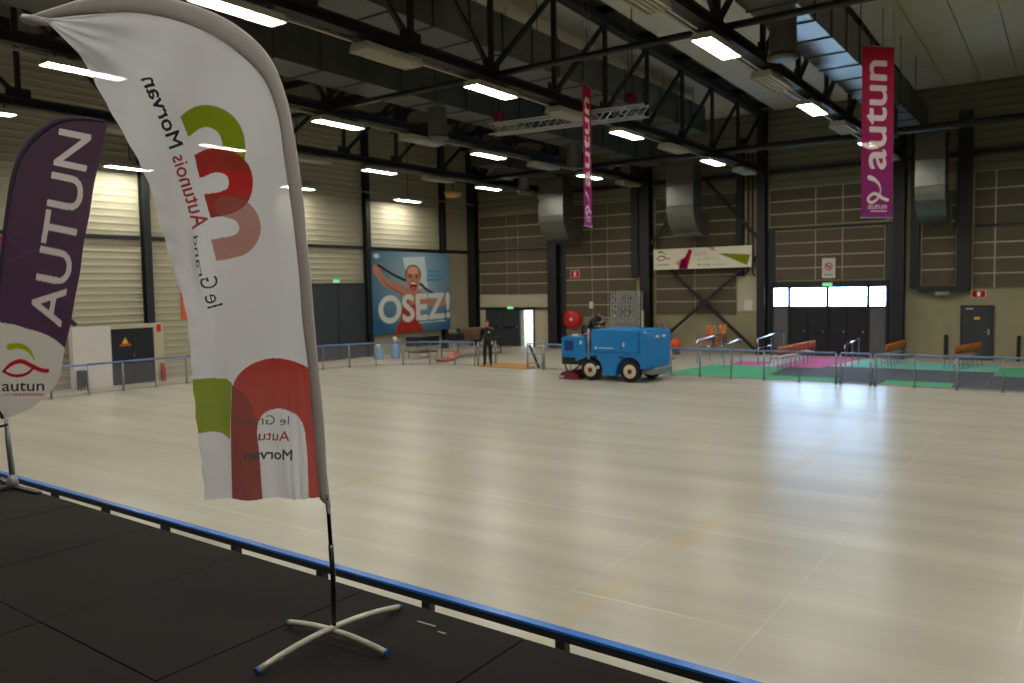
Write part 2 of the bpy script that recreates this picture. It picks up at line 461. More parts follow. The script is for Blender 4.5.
# smooth cream facing in the bay of the open door
MB().box(-27.85, -26.95, YB-0.05, YB, 0, 2.02).build('facing_panel', 'creampanel', wb)
MB().box(-23.72, -22.75, YB-0.05, YB, 0, 2.02).build('facing_panel', 'creampanel', wb)
MB().box(-27.85, -22.75, YB-0.05, YB, 2.12, 2.80).build('facing_panel', 'creampanel', wb)
MB().box(-12.65, -11.7, YB-0.05, YB, 1.9, 7.3).build('facing_panel', 'creampanel', wb)
for x0, x1, z0, z1 in ((-11.27, -11.11, 0, 5.45), (-6.33, -6.13, 0, 5.45), (-11.11, -10.95, 3.21, 5.45), (-6.49, -6.33, 3.21, 5.45), (-22.02, -21.76, 0, 7.3)):
    MB().box(x0, x1, YB-0.06, YB, z0, z1).build('facing_panel', 'charcoal', wb)
# brown acoustic panels, bay by bay, each panel its own piece on a pale backing
def panel_field(xs, z0, z1, rows):
    g = 0.028
    MB().box(xs[0], xs[-1], YB-0.03, YB, z0, z1).build('panel_backing', 'joint', wb)
    zs = np.linspace(z0, z1, rows+1)
    for x0, x1 in zip(xs[:-1], xs[1:]):
        for a, b in zip(zs[:-1], zs[1:]):
            MB().box(x0+g, x1-g, YB-0.07, YB-0.031, a+g, b-g).build('acoustic_panel', 'brown', wb)
panel_field([-27.3, -25.5, -24.75, -22.75], 2.80, 5.14, 4)
panel_field([-27.3, -25.5, -24.75, -22.75], 5.26, 7.12, 3)
panel_field([-21.75, -20.2, -19.3, -17.72], 1.60, 7.32, 9)
panel_field([-16.68, -14.7, -12.7], 1.75, 7.30, 9)
panel_field([-11.2, -9.25, -8.15, -6.4], 5.62, 7.25, 3)
panel_field([-10.94, -9.25, -8.15, -6.5], 3.25, 5.42, 4)
panel_field([-5.15, -3.92], 2.95, 6.7, 6)
panel_field([-3.35, -2.62, -1.05, 0.5, 2.1, 3.7, 5.3], 2.80, 5.16, 4)
panel_field([-3.35, -2.62, -1.05, 0.5, 2.1, 3.7, 5.3], 5.24, 7.3, 3)

# ceiling: ribbed roof sheet, white boards under it away from the ridge
def roof_sheet():
    b = MB(); vs, fs = [], []; xs = []; x = XL
    while x < XR:
        xs += [(x, 0), (x+0.13, 0), (x+0.16, 0.06), (x+0.27, 0.06)]; x += 0.30
    ys = [YF, 15.6, YB]
    for y in ys:
        for px, d in xs: vs.append((px, y, roof(y)+0.42+d))
    n = len(xs)
    for k in range(2):
        for i in range(n-1): fs.append((k*n+i, k*n+i+1, (k+1)*n+i+1, (k+1)*n+i))
    return b.add(vs, fs)
ce = struct(roof_sheet().build('ceiling', 'deck'))
MB().add([(XL,YF,roof(YF)+0.6),(XR,YF,roof(YF)+0.6),(XR,15.6,roof(15.6)+0.6),(XL,15.6,roof(15.6)+0.6),(XL,YB,roof(YB)+0.6),(XR,YB,roof(YB)+0.6)],
         [(0,1,2,3),(3,2,5,4)]).build('roof_skin', 'deck', ce)
bays = sorted(ROWS + [XL+0.1, XR-0.1])
board = None
for x0, x1 in zip(bays[:-1], bays[1:]):
    a, b = x0+0.48, x1-0.40; nx = 4 if b-a > 2.5 else 3; w = (b-a)/nx
    if x0 < -17: continue                      # the two bays by the cream wall show the bare ribbed sheet
    for half in ((17.6, YB-0.3), (-4.7, 13.4)):
        ny = 5; h = (half[1]-half[0])/ny
        for j in range(ny):
            ya, yb = half[0]+j*h+0.012, half[0]+(j+1)*h-0.012
            for i in range(nx):
                xa, xb = a+i*w+0.012, a+(i+1)*w-0.012
                za, zb = roof(ya)+0.12, roof(yb)+0.12; t = 0.05
                MB().add([(xa,ya,za),(xb,ya,za),(xb,yb,zb),(xa,yb,zb),(xa,ya,za+t),(xb,ya,za+t),(xb,yb,zb+t),(xa,yb,zb+t)],
                         [(0,3,2,1),(4,5,6,7),(0,1,5,4),(1,2,6,5),(2,3,7,6),(3,0,4,7)]).build('ceiling_board', 'white_panel', ce)

# ------------------------------------------------------------------ steel columns
def i_column(name, x, y, w, d, z0, z1, label, along='x'):
    t = thing(name, (x, y, z0), label, 'column')
    b = MB()
    if along == 'x':
        b.box(x-w/2, x+w/2, y-d/2, y-d/2+0.03, z0, z1)
        MB().box(x-w/2, x+w/2, y+d/2-0.03, y+d/2, z0, z1).build('flange', 'black', t)
        MB().box(x-0.03, x+0.03, y-d/2+0.03, y+d/2-0.03, z0, z1).build('web', 'black', t)
    else:
        b.box(x+d/2-0.03, x+d/2, y-w/2, y+w/2, z0, z1)
        MB().box(x-d/2, x-d/2+0.03, y-w/2, y+w/2, z0, z1).build('flange', 'black', t)
        MB().box(x-d/2+0.03, x+d/2-0.03, y-0.03, y+0.03, z0, z1).build('web', 'black', t)
    b.build('flange', 'black', t)
    if z0 < 0.1: MB().box(x-w/2-0.05, x+w/2+0.05, y-d/2-0.05, y+min(d/2+0.05, YB-y-0.08), z0, z0+0.03).build('base_plate', 'black', t)
    return t
for y, lab in ((10.9, 'black steel wall column behind the purple feather flag'), (16.5, 'black steel column above the white shed with the black door'),
               (22.1, 'black steel wall column behind the white feather flag'), (27.65, 'black steel column between dark grey gates and the girl poster'),
               (33.25, 'black steel column rising behind the right edge of the girl poster')):
    i_column('steel_column', XL+0.19, y, 0.28, 0.26, 0, 10.6, lab, 'y')
i_column('steel_column', XL+0.30, YB-0.29, 0.5, 0.4, 0, 10.6, 'wide black column in the corner where the two walls meet')
for x, w, lab in ((-22.3, 0.55, 'black column between the open door bay and the hose reel bay'), (-17.05, 0.50, 'black column beside the stored aluminium ladders'),
                  (-11.45, 0.36, 'black column between the white banner bay and the glazed entrance'), (-5.92, 0.42, 'black column between the glazed entrance and the concrete bay'),
                  (-0.45, 0.36, 'black column at the right end of the concrete bay with the grey door'), (5.05, 0.36, 'black column far right of the concrete bay')):
    i_column('steel_column', x, YB-0.33, w, 0.45, 0, 10.6, lab)
for x0, x1, z0, lab in ((-17.86, -17.46, 3.6, 'black vertical cable duct ending beside the stored ladders'), (-12.62, -12.32, 3.5, 'black vertical cable duct ending above the orange chair stacks'),
                        (-5.52, -5.20, 2.85, 'black vertical cable duct beside the silver drop duct'), (-3.88, -3.40, 2.70, 'wide black vertical cable duct ending above the grey door')):
    t = thing('cable_duct', ((x0+x1)/2, YB-0.3, z0), lab, 'cable duct')
    MB().box(x0, x1, YB-0.34, YB-0.08, z0, 9.6).build('duct_body', 'black', t)
    MB().box(x0+0.04, x1-0.04, YB-0.36, YB-0.34, z0+0.05, 9.5).build('cover', 'black', t)
    for k in range(4): MB().box(x0-0.02, x1+0.02, YB-0.375, YB-0.08, z0+0.9+k*1.7, z0+0.95+k*1.7).build('clamp', 'black', t)
t = thing('cable_tray', (-4.5, YB-0.3, 2.80), 'short black horizontal cable tray joining two vertical ducts', 'cable tray')
MB().box(-5.2, -3.88, YB-0.34, YB-0.10, 2.70, 2.74).build('tray_floor', 'black', t)
for y in (YB-0.34, YB-0.12): MB().box(-5.2, -3.88, y, y+0.02, 2.74, 2.92).build('side', 'black', t)
t = thing('floodlight', (-4.35, YB-0.5, 2.66), 'small pale floodlight under the black cable tray', 'lamp')
MB().box(-4.6, -4.1, YB-0.36, YB-0.12, 2.58, 2.70).build('housing', 'grey_steel', t); MB().box(-4.55, -4.15, YB-0.34, YB-0.14, 2.555, 2.58).build('glass', 'chrome', t)

# dark horizontal rails on the walls
for a, b in zip(edges[:-1], edges[1:]):
    if b > 8: tag(struct(MB().box(XL+0.02, XL+0.10, a+0.18, b-0.18, 5.12, 5.26).build('trim_1', 'black')))
for x0, x1, z in ((-27.3, -22.6, 5.15), (-11.2, -6.15, 5.46), (-3.3, -0.7, 5.16), (-0.2, 4.8, 5.16)):
    struct(MB().box(x0, x1, YB-0.13, YB-0.071, z, z+0.10).build('trim_2', 'black'))
struct(MB().box(-27.3, -22.6, YB-0.16, YB-0.051, 2.02, 2.12).build('trim_3', 'black'))
for x0, x1 in ((-11.2, -6.2), (-16.7, -11.7), (-22.0, -17.4), (-5.6, -0.7)):
    struct(MB().bar((x0, YB-0.16, 8.02), (x1, YB-0.16, 8.02), 0.14, 0.16).build('trim_4', 'black'))

# ------------------------------------------------------------------ roof trusses
nodesY = [15.6 + 2.8*k for k in range(-7, 8)]
ORD = {5.05: 'far right above the unseen side of the hall', -0.45: 'past the grey service door', -5.9: 'ending at the column right of the glazed entrance',
       -11.4: 'ending at the column left of the glazed entrance', -16.9: 'ending at the column beside the stored ladders', -22.3: 'ending at the column right of the open door'}
for X in ROWS:
    t = thing('roof_truss', (X, 15.6, 7.99), 'long black steel lattice roof truss ' + ORD[X], 'roof truss')
    y0, y1 = YF+0.1, YB-0.6
    b = MB()
    b.box(X-0.13, X+0.13, y0, y1, 7.99, 8.03); b.box(X-0.13, X+0.13, y0, y1, 8.19, 8.23); b.box(X-0.03, X+0.03, y0, y1, 8.03, 8.19)
    b.build('bottom_chord', 'truss', t)
    for ya, yb in ((y0, 15.6), (15.6, y1)):
        MB().bar((X, ya, roof(ya)-0.05), (X, yb, roof(yb)-0.05), 0.30, 0.20).build('top_chord', 'truss', t)
    for i, y in enumerate(nodesY):
        if not (y0 < y < y1): continue
        MB().bar((X, y, 8.23), (X, y, roof(y)-0.15), 0.11, 0.11).build('vertical', 'truss', t)
        MB().box(X-0.02, X+0.02, y-0.3, y+0.3, 8.23, 8.46).build('gusset', 'truss', t)
        for s in ((1, -1) if i == 7 else ((1,) if i > 7 else (-1,))):
            y2 = y + 2.8*s
            if y0-0.5 < y2 < y1+0.5: MB().bar((X, y+0.08*s, 8.30), (X, y2-0.08*s, roof(y2)-0.18), 0.09, 0.11).build('diagonal', 'truss', t)
for y, r in ((1.6, 0.07), (15.6, 0.075), (29.7, 0.12)):
    for a, b in zip(sorted(ROWS)[:-1], sorted(ROWS)[1:]):
        tag(MB().tube([(a+0.14, y, 8.12), (b-0.14, y, 8.12)], r, 8).build('tie_strut', 'truss', None, True),
            {1.6: 'thin black strut above the stage', 15.6: 'thin black strut at mid span', 29.7: 'thick strut near the back wall'}[y] + ' tying ' + {5.05: 'the outermost truss', -0.45: 'the grey door truss', -5.9: 'the truss right of the entrance', -11.4: 'the truss left of the entrance', -16.9: 'the truss by the ladders'}[b] + ' to its neighbour',
            'strut', 'struts between roof trusses')

# purlins over the trusses
for y in [15.6 + 2.8*k for k in range(-7, 8)]:
    k = round((35.2-y)/2.8)+1
    tag(MB().box(XL+0.05, XR-0.05, y-0.05, y+0.05, roof(y)+0.18, roof(y)+0.41).build('roof_purlin', 'truss'), 'black steel purlin under the roof sheet, %s from the back wall' % NTH[k-1], 'purlin', 'roof purlins')

# ------------------------------------------------------------------ luminaires
def make_lamp():
    t = thing('luminaire', (0,0,0), 'lit rectangular white luminaire hanging under a black roof truss', 'lamp', 'lit luminaires under the trusses')
    b = MB(); b.add([(-0.22,-0.82,0),(0.22,-0.82,0),(0.22,0.82,0),(-0.22,0.82,0),(-0.19,-0.80,0.13),(0.19,-0.80,0.13),(0.19,0.80,0.13),(-0.19,0.80,0.13)],
                    [(4,5,6,7),(0,1,5,4),(1,2,6,5),(2,3,7,6),(3,0,4,7)])
    b.build('housing', 'fixture', t)
    MB().box(-0.175, 0.175, -0.77, 0.77, 0.006, 0.03).build('diffuser', 'lamp', t)
    for x in (-0.205, 0.205): MB().box(x-0.015, x+0.015, -0.82, 0.82, -0.004, 0.02).build('rim', 'fixture', t)
    for y in (-0.6, 0.6): MB().tube([(0,y,0.13),(0,y,0.265)], 0.02, 6).build('hanger', 'truss', t)
    return t
def make_dark_lamp():
    t = thing('luminaire', (0,0,0), 'switched-off white louvred luminaire hanging under a black roof truss', 'lamp', 'unlit luminaires under the trusses')
    b = MB(); b.add([(-0.25,-0.82,0),(0.25,-0.82,0),(0.25,0.82,0),(-0.25,0.82,0),(-0.2,-0.80,0.15),(0.2,-0.80,0.15),(0.2,0.80,0.15),(-0.2,0.80,0.15)],
                    [(4,5,6,7),(0,1,5,4),(1,2,6,5),(2,3,7,6),(3,0,4,7)])
    b.build('housing', 'fixture', t)
    for x in (-0.15, -0.05, 0.05, 0.15): MB().tube([(x,-0.74,0.05),(x,0.74,0.05)], 0.018, 8).build('tube', 'white', t)
    for x in (-0.235, -0.1, 0, 0.1, 0.235): MB().box(x-0.01, x+0.01, -0.8, 0.8, -0.01, 0.05).build('louvre', 'fixture', t)
    for y in (-0.6, 0.6): MB().tube([(0,y,0.15),(0,y,0.265)], 0.02, 6).build('hanger', 'truss', t)
    return t
lit, dark = make_lamp(), make_dark_lamp()
DYR = {-16.9: 0.3, -22.3: 0.45}
spots = [(x, y+DYR.get(x, 0), 7.73) for x in ROWS for y in (1.6, 8.6, 15.6, 22.6, 29.7)]
wallspots = [(-27.0, y, 7.5) for y in (8.6, 15.6, 23.0, 29.8)]
POS = ['nearest the stage', 'fourth from the back wall', 'third from the back wall', 'second from the back wall', 'nearest the back wall']
SHORT = {5.05: 'the outermost truss on the stage side', -0.45: 'the truss past the grey door', -5.9: 'the truss right of the glazed entrance', -11.4: 'the truss left of the glazed entrance',
         -16.9: 'the truss by the stored ladders', -22.3: 'the truss by the open door'}
for i, p in enumerate(spots):
    o = lit if i == 0 else copy_tree(lit)
    o.location = p; o['label'] = 'lit luminaire %s under %s' % (POS[i % 5], SHORT[p[0]])
for i, p in enumerate(wallspots):
    o = copy_tree(lit, p, label='lit luminaire washing the ribbed cream wall, %s' % ['nearest the stage', 'above the white shed', 'above the charcoal gates', 'above the girl poster'][i], group='lit luminaires along the cream wall')
    MB().tube([(p[0], p[1], p[2]+0.26), (p[0], p[1], roof(p[1])+0.47)], 0.02, 6).build('hanging_rod', 'truss', o)
dk = [(x, y+DYR.get(x, 0), 7.73) for x in ROWS for y in (5.1, 12.1, 19.1, 26.1, 33.2)]
for i, p in enumerate(dk):
    o = dark if i == 0 else copy_tree(dark)
    o.location = p; o['label'] = 'switched-off louvred luminaire %s under %s' % (POS[i % 5], SHORT[p[0]])
tag(MB().bar((-27.0, 4.0, 7.70), (-27.0, YB-0.9, 7.70), 0.05, 0.05).build('wiring_conduit', 'cable'), 'thin pale wiring conduit linking the luminaires along the cream wall', 'conduit', 'conduits along the trusses')
for X in ROWS:
    tag(MB().bar((X-0.20, YF+0.2, 7.955), (X-0.20, YB-0.7, 7.955), 0.06, 0.05).build('wiring_conduit', 'cable'), 'thin pale wiring conduit clipped along '+SHORT[X], 'conduit', 'conduits along the trusses')
# round basket lamp in the corner
t = thing('basket_lamp', (-25.6, 31.6, 7.7), 'round beige basket-shaped lamp high in the corner', 'lamp')
MB().lathe([(0.15,0.0),(0.36,0.06),(0.46,0.2),(0.42,0.32)], (-25.6,31.6,7.7)).build('bowl', mat('basket', (214,170,110), 0.6), t, True)
for k in range(6):
    a = k*math.pi/3; MB().tube([(-25.6+0.15*math.cos(a), 31.6+0.15*math.sin(a), 7.69), (-25.6+0.46*math.cos(a), 31.6+0.46*math.sin(a), 7.90)], 0.015, 6).build('rib', 'crate', t)
MB().tube([(-25.6,31.6,7.9),(-25.6,31.6,8.45),(-22.45,31.6,8.15)], 0.03, 6).build('bracket', 'truss', t)

# ------------------------------------------------------------------ air ducts
def rect_duct(name, x0, x1, y0, y1, z0, z1, label):
    t = thing(name, ((x0+x1)/2, (y0+y1)/2, z0), label, 'air duct')
    n = max(1, round((y1-y0)/1.4)); h = (y1-y0)/n
    for k in range(n):
        MB().box(x0, x1, y0+k*h+0.012, y0+(k+1)*h-0.012, z0, z1).build('duct_section', 'galv', t)
    for k in range(n+1):
        MB().box(x0-0.03, x1+0.03, y0+k*h-0.012, y0+k*h+0.012, z0-0.03, z1+0.03).build('flange', 'galv_dark', t)
    for k in range(1, n, 2):
        for x in (x0+0.03, x1-0.03): MB().tube([(x, y0+k*h+0.3, z1), (x, y0+k*h+0.3, roof(y0+k*h)+0.15)], 0.012, 5).build('hanger', 'truss', t)
    return t
rect_duct('air_duct', -5.60, -4.65, YF+0.3, 33.4, 8.62, 9.55, 'galvanised rectangular air duct beside the truss near the red hanging banner')
rect_duct('air_duct', -13.35, -12.25, YF+0.3, 31.0, 9.15, 10.15, 'high galvanised duct tight under the roof between two trusses')
rect_duct('air_duct', -16.15, -15.05, YF+0.3, 33.4, 8.45, 9.45, 'galvanised rectangular air duct beside the truss of the stored ladders')
rect_duct('air_duct', -21.6, -20.5, 28.0, 33.4, 8.45, 9.45, 'short galvanised air duct beside the truss by the open door')
def elbow(name, x0, x1, ztop, label):
    """drop duct that bends to the back wall in a quarter turn"""
    yf, R_, D = 33.45, 1.25, 0.95
    t = thing(name, ((x0+x1)/2, yf+0.5, 5.35), label, 'air duct')
    zc = 5.35+R_                       # bend centre height
    outer = [(yf, ztop)] + [(yf+R_-R_*math.cos(a), zc-R_*math.sin(a)) for a in np.linspace(0, math.pi/2, 9)] + [(yf+R_+0.5, 5.35)]
    r2 = R_-D+0.05
    inner = [(yf+R_+0.5, 5.35+D-0.05)] + [(yf+R_-r2*math.cos(a), zc-r2*math.sin(a)) for a in np.linspace(math.pi/2, 0, 7)] + [(yf+R_-r2, ztop)]
    MB().prism(outer+inner, x0, x1, 'yz').build('elbow_body', 'galv', t)
    for z in (ztop-0.05, zc+0.02, (ztop+zc)/2): MB().box(x0-0.03, x1+0.03, yf-0.03, yf+D+0.02, z-0.02, z+0.02).build('seam', 'galv_dark', t)
    MB().box(x0-0.04, x1+0.04, yf+R_+0.47, yf+R_+0.52, 5.31, 5.34+D).build('outlet_flange', 'galv_dark', t)
    for k in range(5): MB().box(x0+0.05, x1-0.05, yf+R_+0.48, yf+R_+0.53, 5.42+k*0.16, 5.46+k*0.16).build('grille_slat', 'galv_dark', t)
    return t
elbow('drop_duct', -21.75, -20.35, 8.45, 'silver drop duct curving to the wall above the hose reel')
elbow('drop_duct', -15.0, -13.75, 8.45, 'silver drop duct curving to the wall above the white logo banner')
elbow('drop_duct', -5.05, -4.05, 8.62, 'silver drop duct curving to the wall right of the red hanging banner')
def stub(x, y, z0, z1, label):
    t = thing('spiral_duct', (x, y, z0), label, 'air duct', 'short spiral stubs under the ducts')
    pr = []; n = 14
    for k in range(n+1):
        z = z0+0.12+(z1-z0-0.12)*k/n; pr += [(0.27, z), (0.285, z+0.02), (0.27, z+0.04)] if k < n else [(0.27, z)]
    MB().lathe(pr, (x,y,0), 'z', 20).build('spiral_pipe', 'galv', t, True)
    MB().lathe([(0.18,z0),(0.32,z0+0.03),(0.32,z0+0.10),(0.28,z0+0.12)], (x,y,0), 'z', 20).build('diffuser_ring', 'galv_dark', t, True)
for x, y, z0, z1, lab in ((-5.1, 17.2, 7.72, 8.62, 'spiral round duct stub near the red hanging banner'), (-15.6, 18.6, 7.55, 8.45, 'spiral round duct stub left of the aluminium lighting truss'),
                     (-15.6, 26.5, 7.55, 8.45, 'spiral round duct stub beyond the aluminium lighting truss'), (-5.1, 28.5, 7.72, 8.62, 'spiral round duct stub near the glazed entrance'),
                     (-21.05, 31.2, 7.55, 8.45, 'spiral round duct stub near the open door bay')):
    stub(x, y, z0, z1, lab)

# aluminium lighting truss hung across the hall with its red chain hoist
t = thing('lighting_truss', (-12.0, 20.0, 7.68), 'silver aluminium lighting truss hanging between two black roof trusses', 'truss')
xa, xb = -14.35, -9.6
def ty(x): return 19.6+(x+14.35)*0.12
for dy, dz in ((-0.15,0),(0.15,0),(-0.15,0.3),(0.15,0.3)):
    MB().tube([(xa, ty(xa)+dy, 7.68+dz), (xb, ty(xb)+dy, 7.68+dz)], 0.027, 8).build('main_tube', 'alu', t)
n = 18
for k in range(n):
    p, q = xa+(xb-xa)*k/n, xa+(xb-xa)*(k+1)/n
    for dy in (-0.15, 0.15):
        z = (7.68, 7.98) if k % 2 else (7.98, 7.68)
        MB().tube([(p, ty(p)+dy, z[0]), (q, ty(q)+dy, z[1])], 0.013, 6).build('lacing', 'alu', t)
for x in (-14.1, -10.0):
    h = thing('chain_hoist', (x, ty(x), 8.0), 'red electric chain hoist holding the aluminium lighting truss ' + ('by the spiral duct stub' if x < -12 else 'by the red banner'), 'hoist', 'red chain hoists')
    MB().bbox(x-0.13, x+0.13, ty(x)-0.12, ty(x)+0.12, 8.03, 8.36, 0.03).build('motor', 'maroon', h)
    MB().lathe([(0.05,0),(0.1,0.05),(0.1,0.22),(0.05,0.25)], (x, ty(x)+0.15, 8.06), 'z', 10).build('chain_bag', 'red', h)
    MB().tube([(x, ty(x), 8.36), (x, ty(x), roof(20)+0.115)], 0.015, 6).build('chain', 'truss', h)
    MB().tube([(x, ty(x)-0.15, 8.0), (x, ty(x), 8.04), (x, ty(x)+0.15, 8.0)], 0.02, 6).build('sling', 'red', h)

# ------------------------------------------------------------------ X bracing in the banner bay
t = thing('cross_brace', (-14.1, YB-0.3, 2.3), 'black steel X brace under the white logo banner', 'brace')
yb_ = YB-0.42
for (a, b) in (((-16.75, 0.15), (-11.66, 4.35)), ((-16.75, 4.70), (-11.66, 0.10))):
    MB().bar((a[0], yb_, a[1]), (b[0], yb_ if a[1] < 1 else yb_+0.13, b[1]), 0.11, 0.17, (0,1,0)).build('brace_arm', 'black', t)
MB().prism([(-14.4,2.33),(-14.2,2.52),(-13.95,2.52),(-13.8,2.33),(-13.95,2.12),(-14.25,2.12)], yb_-0.09, yb_-0.06, 'xz').build('centre_plate', 'black', t)
t = thing('cross_brace', (-14.1, YB-0.3, 5.2), 'black steel inverted V brace above the white logo banner', 'brace')
MB().bar((-16.75, yb_, 5.15), (-14.4, yb_, 7.9), 0.11, 0.17, (0,1,0)).build('brace_arm', 'black', t)
MB().bar((-11.6, yb_, 5.15), (-14.0, yb_, 7.9), 0.11, 0.17, (0,1,0)).build('brace_arm', 'black', t)
t = thing('wall_brace', (XL+0.3, 12.6, 2.2), 'black diagonal brace on the cream wall behind the purple flag', 'brace')
MB().bar((XL+0.36, 13.75, 2.16), (XL+0.36, 11.0, 4.9), 0.10, 0.14, (1,0,0)).build('brace_arm', 'black', t)
MB().box(XL+0.02, XL+0.31, 13.5, 13.6, 2.3, 2.4).build('gusset', 'black', t)
# pipes
for i, x in enumerate((-12.12, -11.92)):
    tag(MB().tube([(x, YB-0.2, 8.9), (x, YB-0.2, 3.75-0.1*i), (x-0.10+0.2*i, YB-0.2, 3.6-0.1*i)], 0.045, 8).build('heating_pipe', 'copper', None, True), 'brown heating pipe running down beside the entrance column', 'pipe', 'brown pipes beside the entrance')

# ------------------------------------------------------------------ doors and windows in the back wall
def leaf(name, x0, x1, z0, z1, y, m, parent, bar=True, hl='chrome'):
    d = MB().bbox(x0, x1, y, y+0.05, z0, z1, 0.008).build(name, m, parent)
    if bar:
        MB().box(x0+0.06, x1-0.06, y-0.07, y-0.03, 1.02, 1.09).box(x0+0.08, x0+0.14, y-0.03, y, 1.0, 1.1).box(x1-0.14, x1-0.08, y-0.03, y, 1.0, 1.1).build('push_bar', 'black', d)
        MB().bbox(x1-0.16, x1-0.08, y-0.09, y-0.02, 1.0, 1.12, 0.012).build('lock_case', hl, d)
    return d
# glazed entrance
e = struct(bpy.data.objects.new('door_1', None)); C.objects.link(e); e.location = (-8.7, YB-0.1, 0)
fr = MB()
for x in (-11.06, -10.33, -8.72, -7.10, -6.38): fr.box(x-0.045, x+0.045, YB-0.16, YB-0.02, 0, 2.98)
fr.box(-11.1, -6.34, YB-0.16, YB-0.02, 2.94, 3.2); fr.box(-11.1, -6.34, YB-0.155, YB-0.02, 2.06, 2.13)
fr.build('door_frame', 'black_door', e)
for x0, x1 in ((-10.28, -9.54), (-9.52, -8.77), (-8.67, -7.92), (-7.90, -7.15)): leaf('door_leaf', x0, x1, 0.02, 2.05, YB-0.12, 'black_door', e)
for x0, x1 in ((-11.01, -10.38), (-7.05, -6.43)):
    d = MB().box(x0, x1, YB-0.11, YB-0.06, 0.02, 2.05).build('side_panel', 'grey_panel', e)
    for k in range(4): MB().box(x0+0.05, x1-0.05, YB-0.125, YB-0.11, 0.1+k*0.49, 0.54+k*0.49).build('infill', 'grey_panel', d)
for k, (x0, x1) in enumerate(((-11.01, -10.38), (-10.28, -8.77), (-8.67, -7.15), (-7.05, -6.43))):
    w = struct(bpy.data.objects.new('window_%d' % (k+1), None)); C.objects.link(w); w.location = ((x0+x1)/2, YB-0.1, 2.13)
    MB().box(x0+0.015, x1-0.015, YB-0.10, YB-0.08, 2.145, 2.925).build('pane', 'pane', w)
    g = 0.015
    for (a, b, c, d) in ((x0, x1, 2.13, 2.145), (x0, x1, 2.925, 2.94), (x0, x0+g, 2.145, 2.925), (x1-g, x1, 2.145, 2.925)):
        MB().box(a, b, YB-0.125, YB-0.07, c, d).build('glazing_bead', 'black_door', w)
# dark double door and open leaf in the corner bay
e = struct(bpy.data.objects.new('door_2', None)); C.objects.link(e); e.location = (-25.5, YB-0.1, 0)
MB().box(-26.93, -26.88, YB-0.12, YB-0.01, 0, 2.01).box(DX0-0.04, DX0, YB-0.12, YB-0.01, 0, 2.01).box(DX1, DX1+0.08, YB-0.12, YB-0.01, 0, 2.01).box(-26.88, DX0-0.04, YB-0.12, YB-0.01, 1.96, 2.01).box(DX0, DX1, YB-0.12, YB-0.01, 1.96, 2.01).build('door_frame', 'charcoal', e)
for x0, x1 in ((-26.86, -25.78), (-25.76, -24.69)): leaf('door_leaf', x0, x1, 0.02, 1.95, YB-0.1, 'charcoal', e)
d = MB().box(DX1+0.02, DX1+0.07, YB+0.02, YB+0.85, 0.02, 1.93).build('door_leaf', 'charcoal', e)
# outside: pale pavement and a low far wall seen through the open door
struct(MB().box(-34, -14, YB+0.3, YB+14, -0.3, -0.02).build('floor_outside', mat('pavement', (205, 205, 200), 0.8)))
# grey service door
e = struct(bpy.data.objects.new('door_3', None)); C.objects.link(e); e.location = (-3.17, YB-0.1, 0)
MB().box(-3.74, -3.69, YB-0.08, YB, 0, 2.16).box(-2.65, -2.60, YB-0.08, YB, 0, 2.16).box(-3.69, -2.65, YB-0.08, YB, 2.11, 2.16).build('door_frame', 'charcoal', e)
d = MB().bbox(-3.68, -2.66, YB-0.06, YB-0.01, 0.02, 2.10, 0.008).build('door_leaf', 'charcoal', e)
MB().tube([(-2.78, YB-0.06, 1.12), (-2.78, YB-0.12, 1.12), (-2.92, YB-0.12, 1.12)], 0.016, 8).build('handle', 'chrome', d)
MB().box(-2.82, -2.74, YB-0.068, YB-0.06, 1.0, 1.24).build('handle_plate', 'chrome', d)
MB().box(-3.27, -3.07, YB-0.066, YB-0.06, 1.60, 1.70).build('yellow_label', 'sign_yellow', d)
MB().box(-3.55, -3.3, YB-0.066, YB-0.06, 2.0, 2.04).build('door_plate', 'white', d)
# charcoal gates in the cream wall
e = struct(bpy.data.objects.new('door_4', None)); C.objects.link(e); e.location = (XL+0.1, 25.2, 0)
for y0, y1 in ((22.4, 24.05), (24.08, 25.75), (25.78, 27.48)):
    d = MB().bbox(XL+0.06, XL+0.14, y0, y1, 0.01, 3.44, 0.01).build('door_leaf', 'charcoal', e)
    for z in (0.9, 2.3): MB().tube([(XL+0.15, y1-0.02, z-0.1), (XL+0.15, y1-0.02, z+0.1)], 0.02, 6).build('hinge', 'black', d)
MB().box(XL+0.06, XL+0.16, 22.3, 27.5, 3.44, 3.52).build('track', 'charcoal', e)

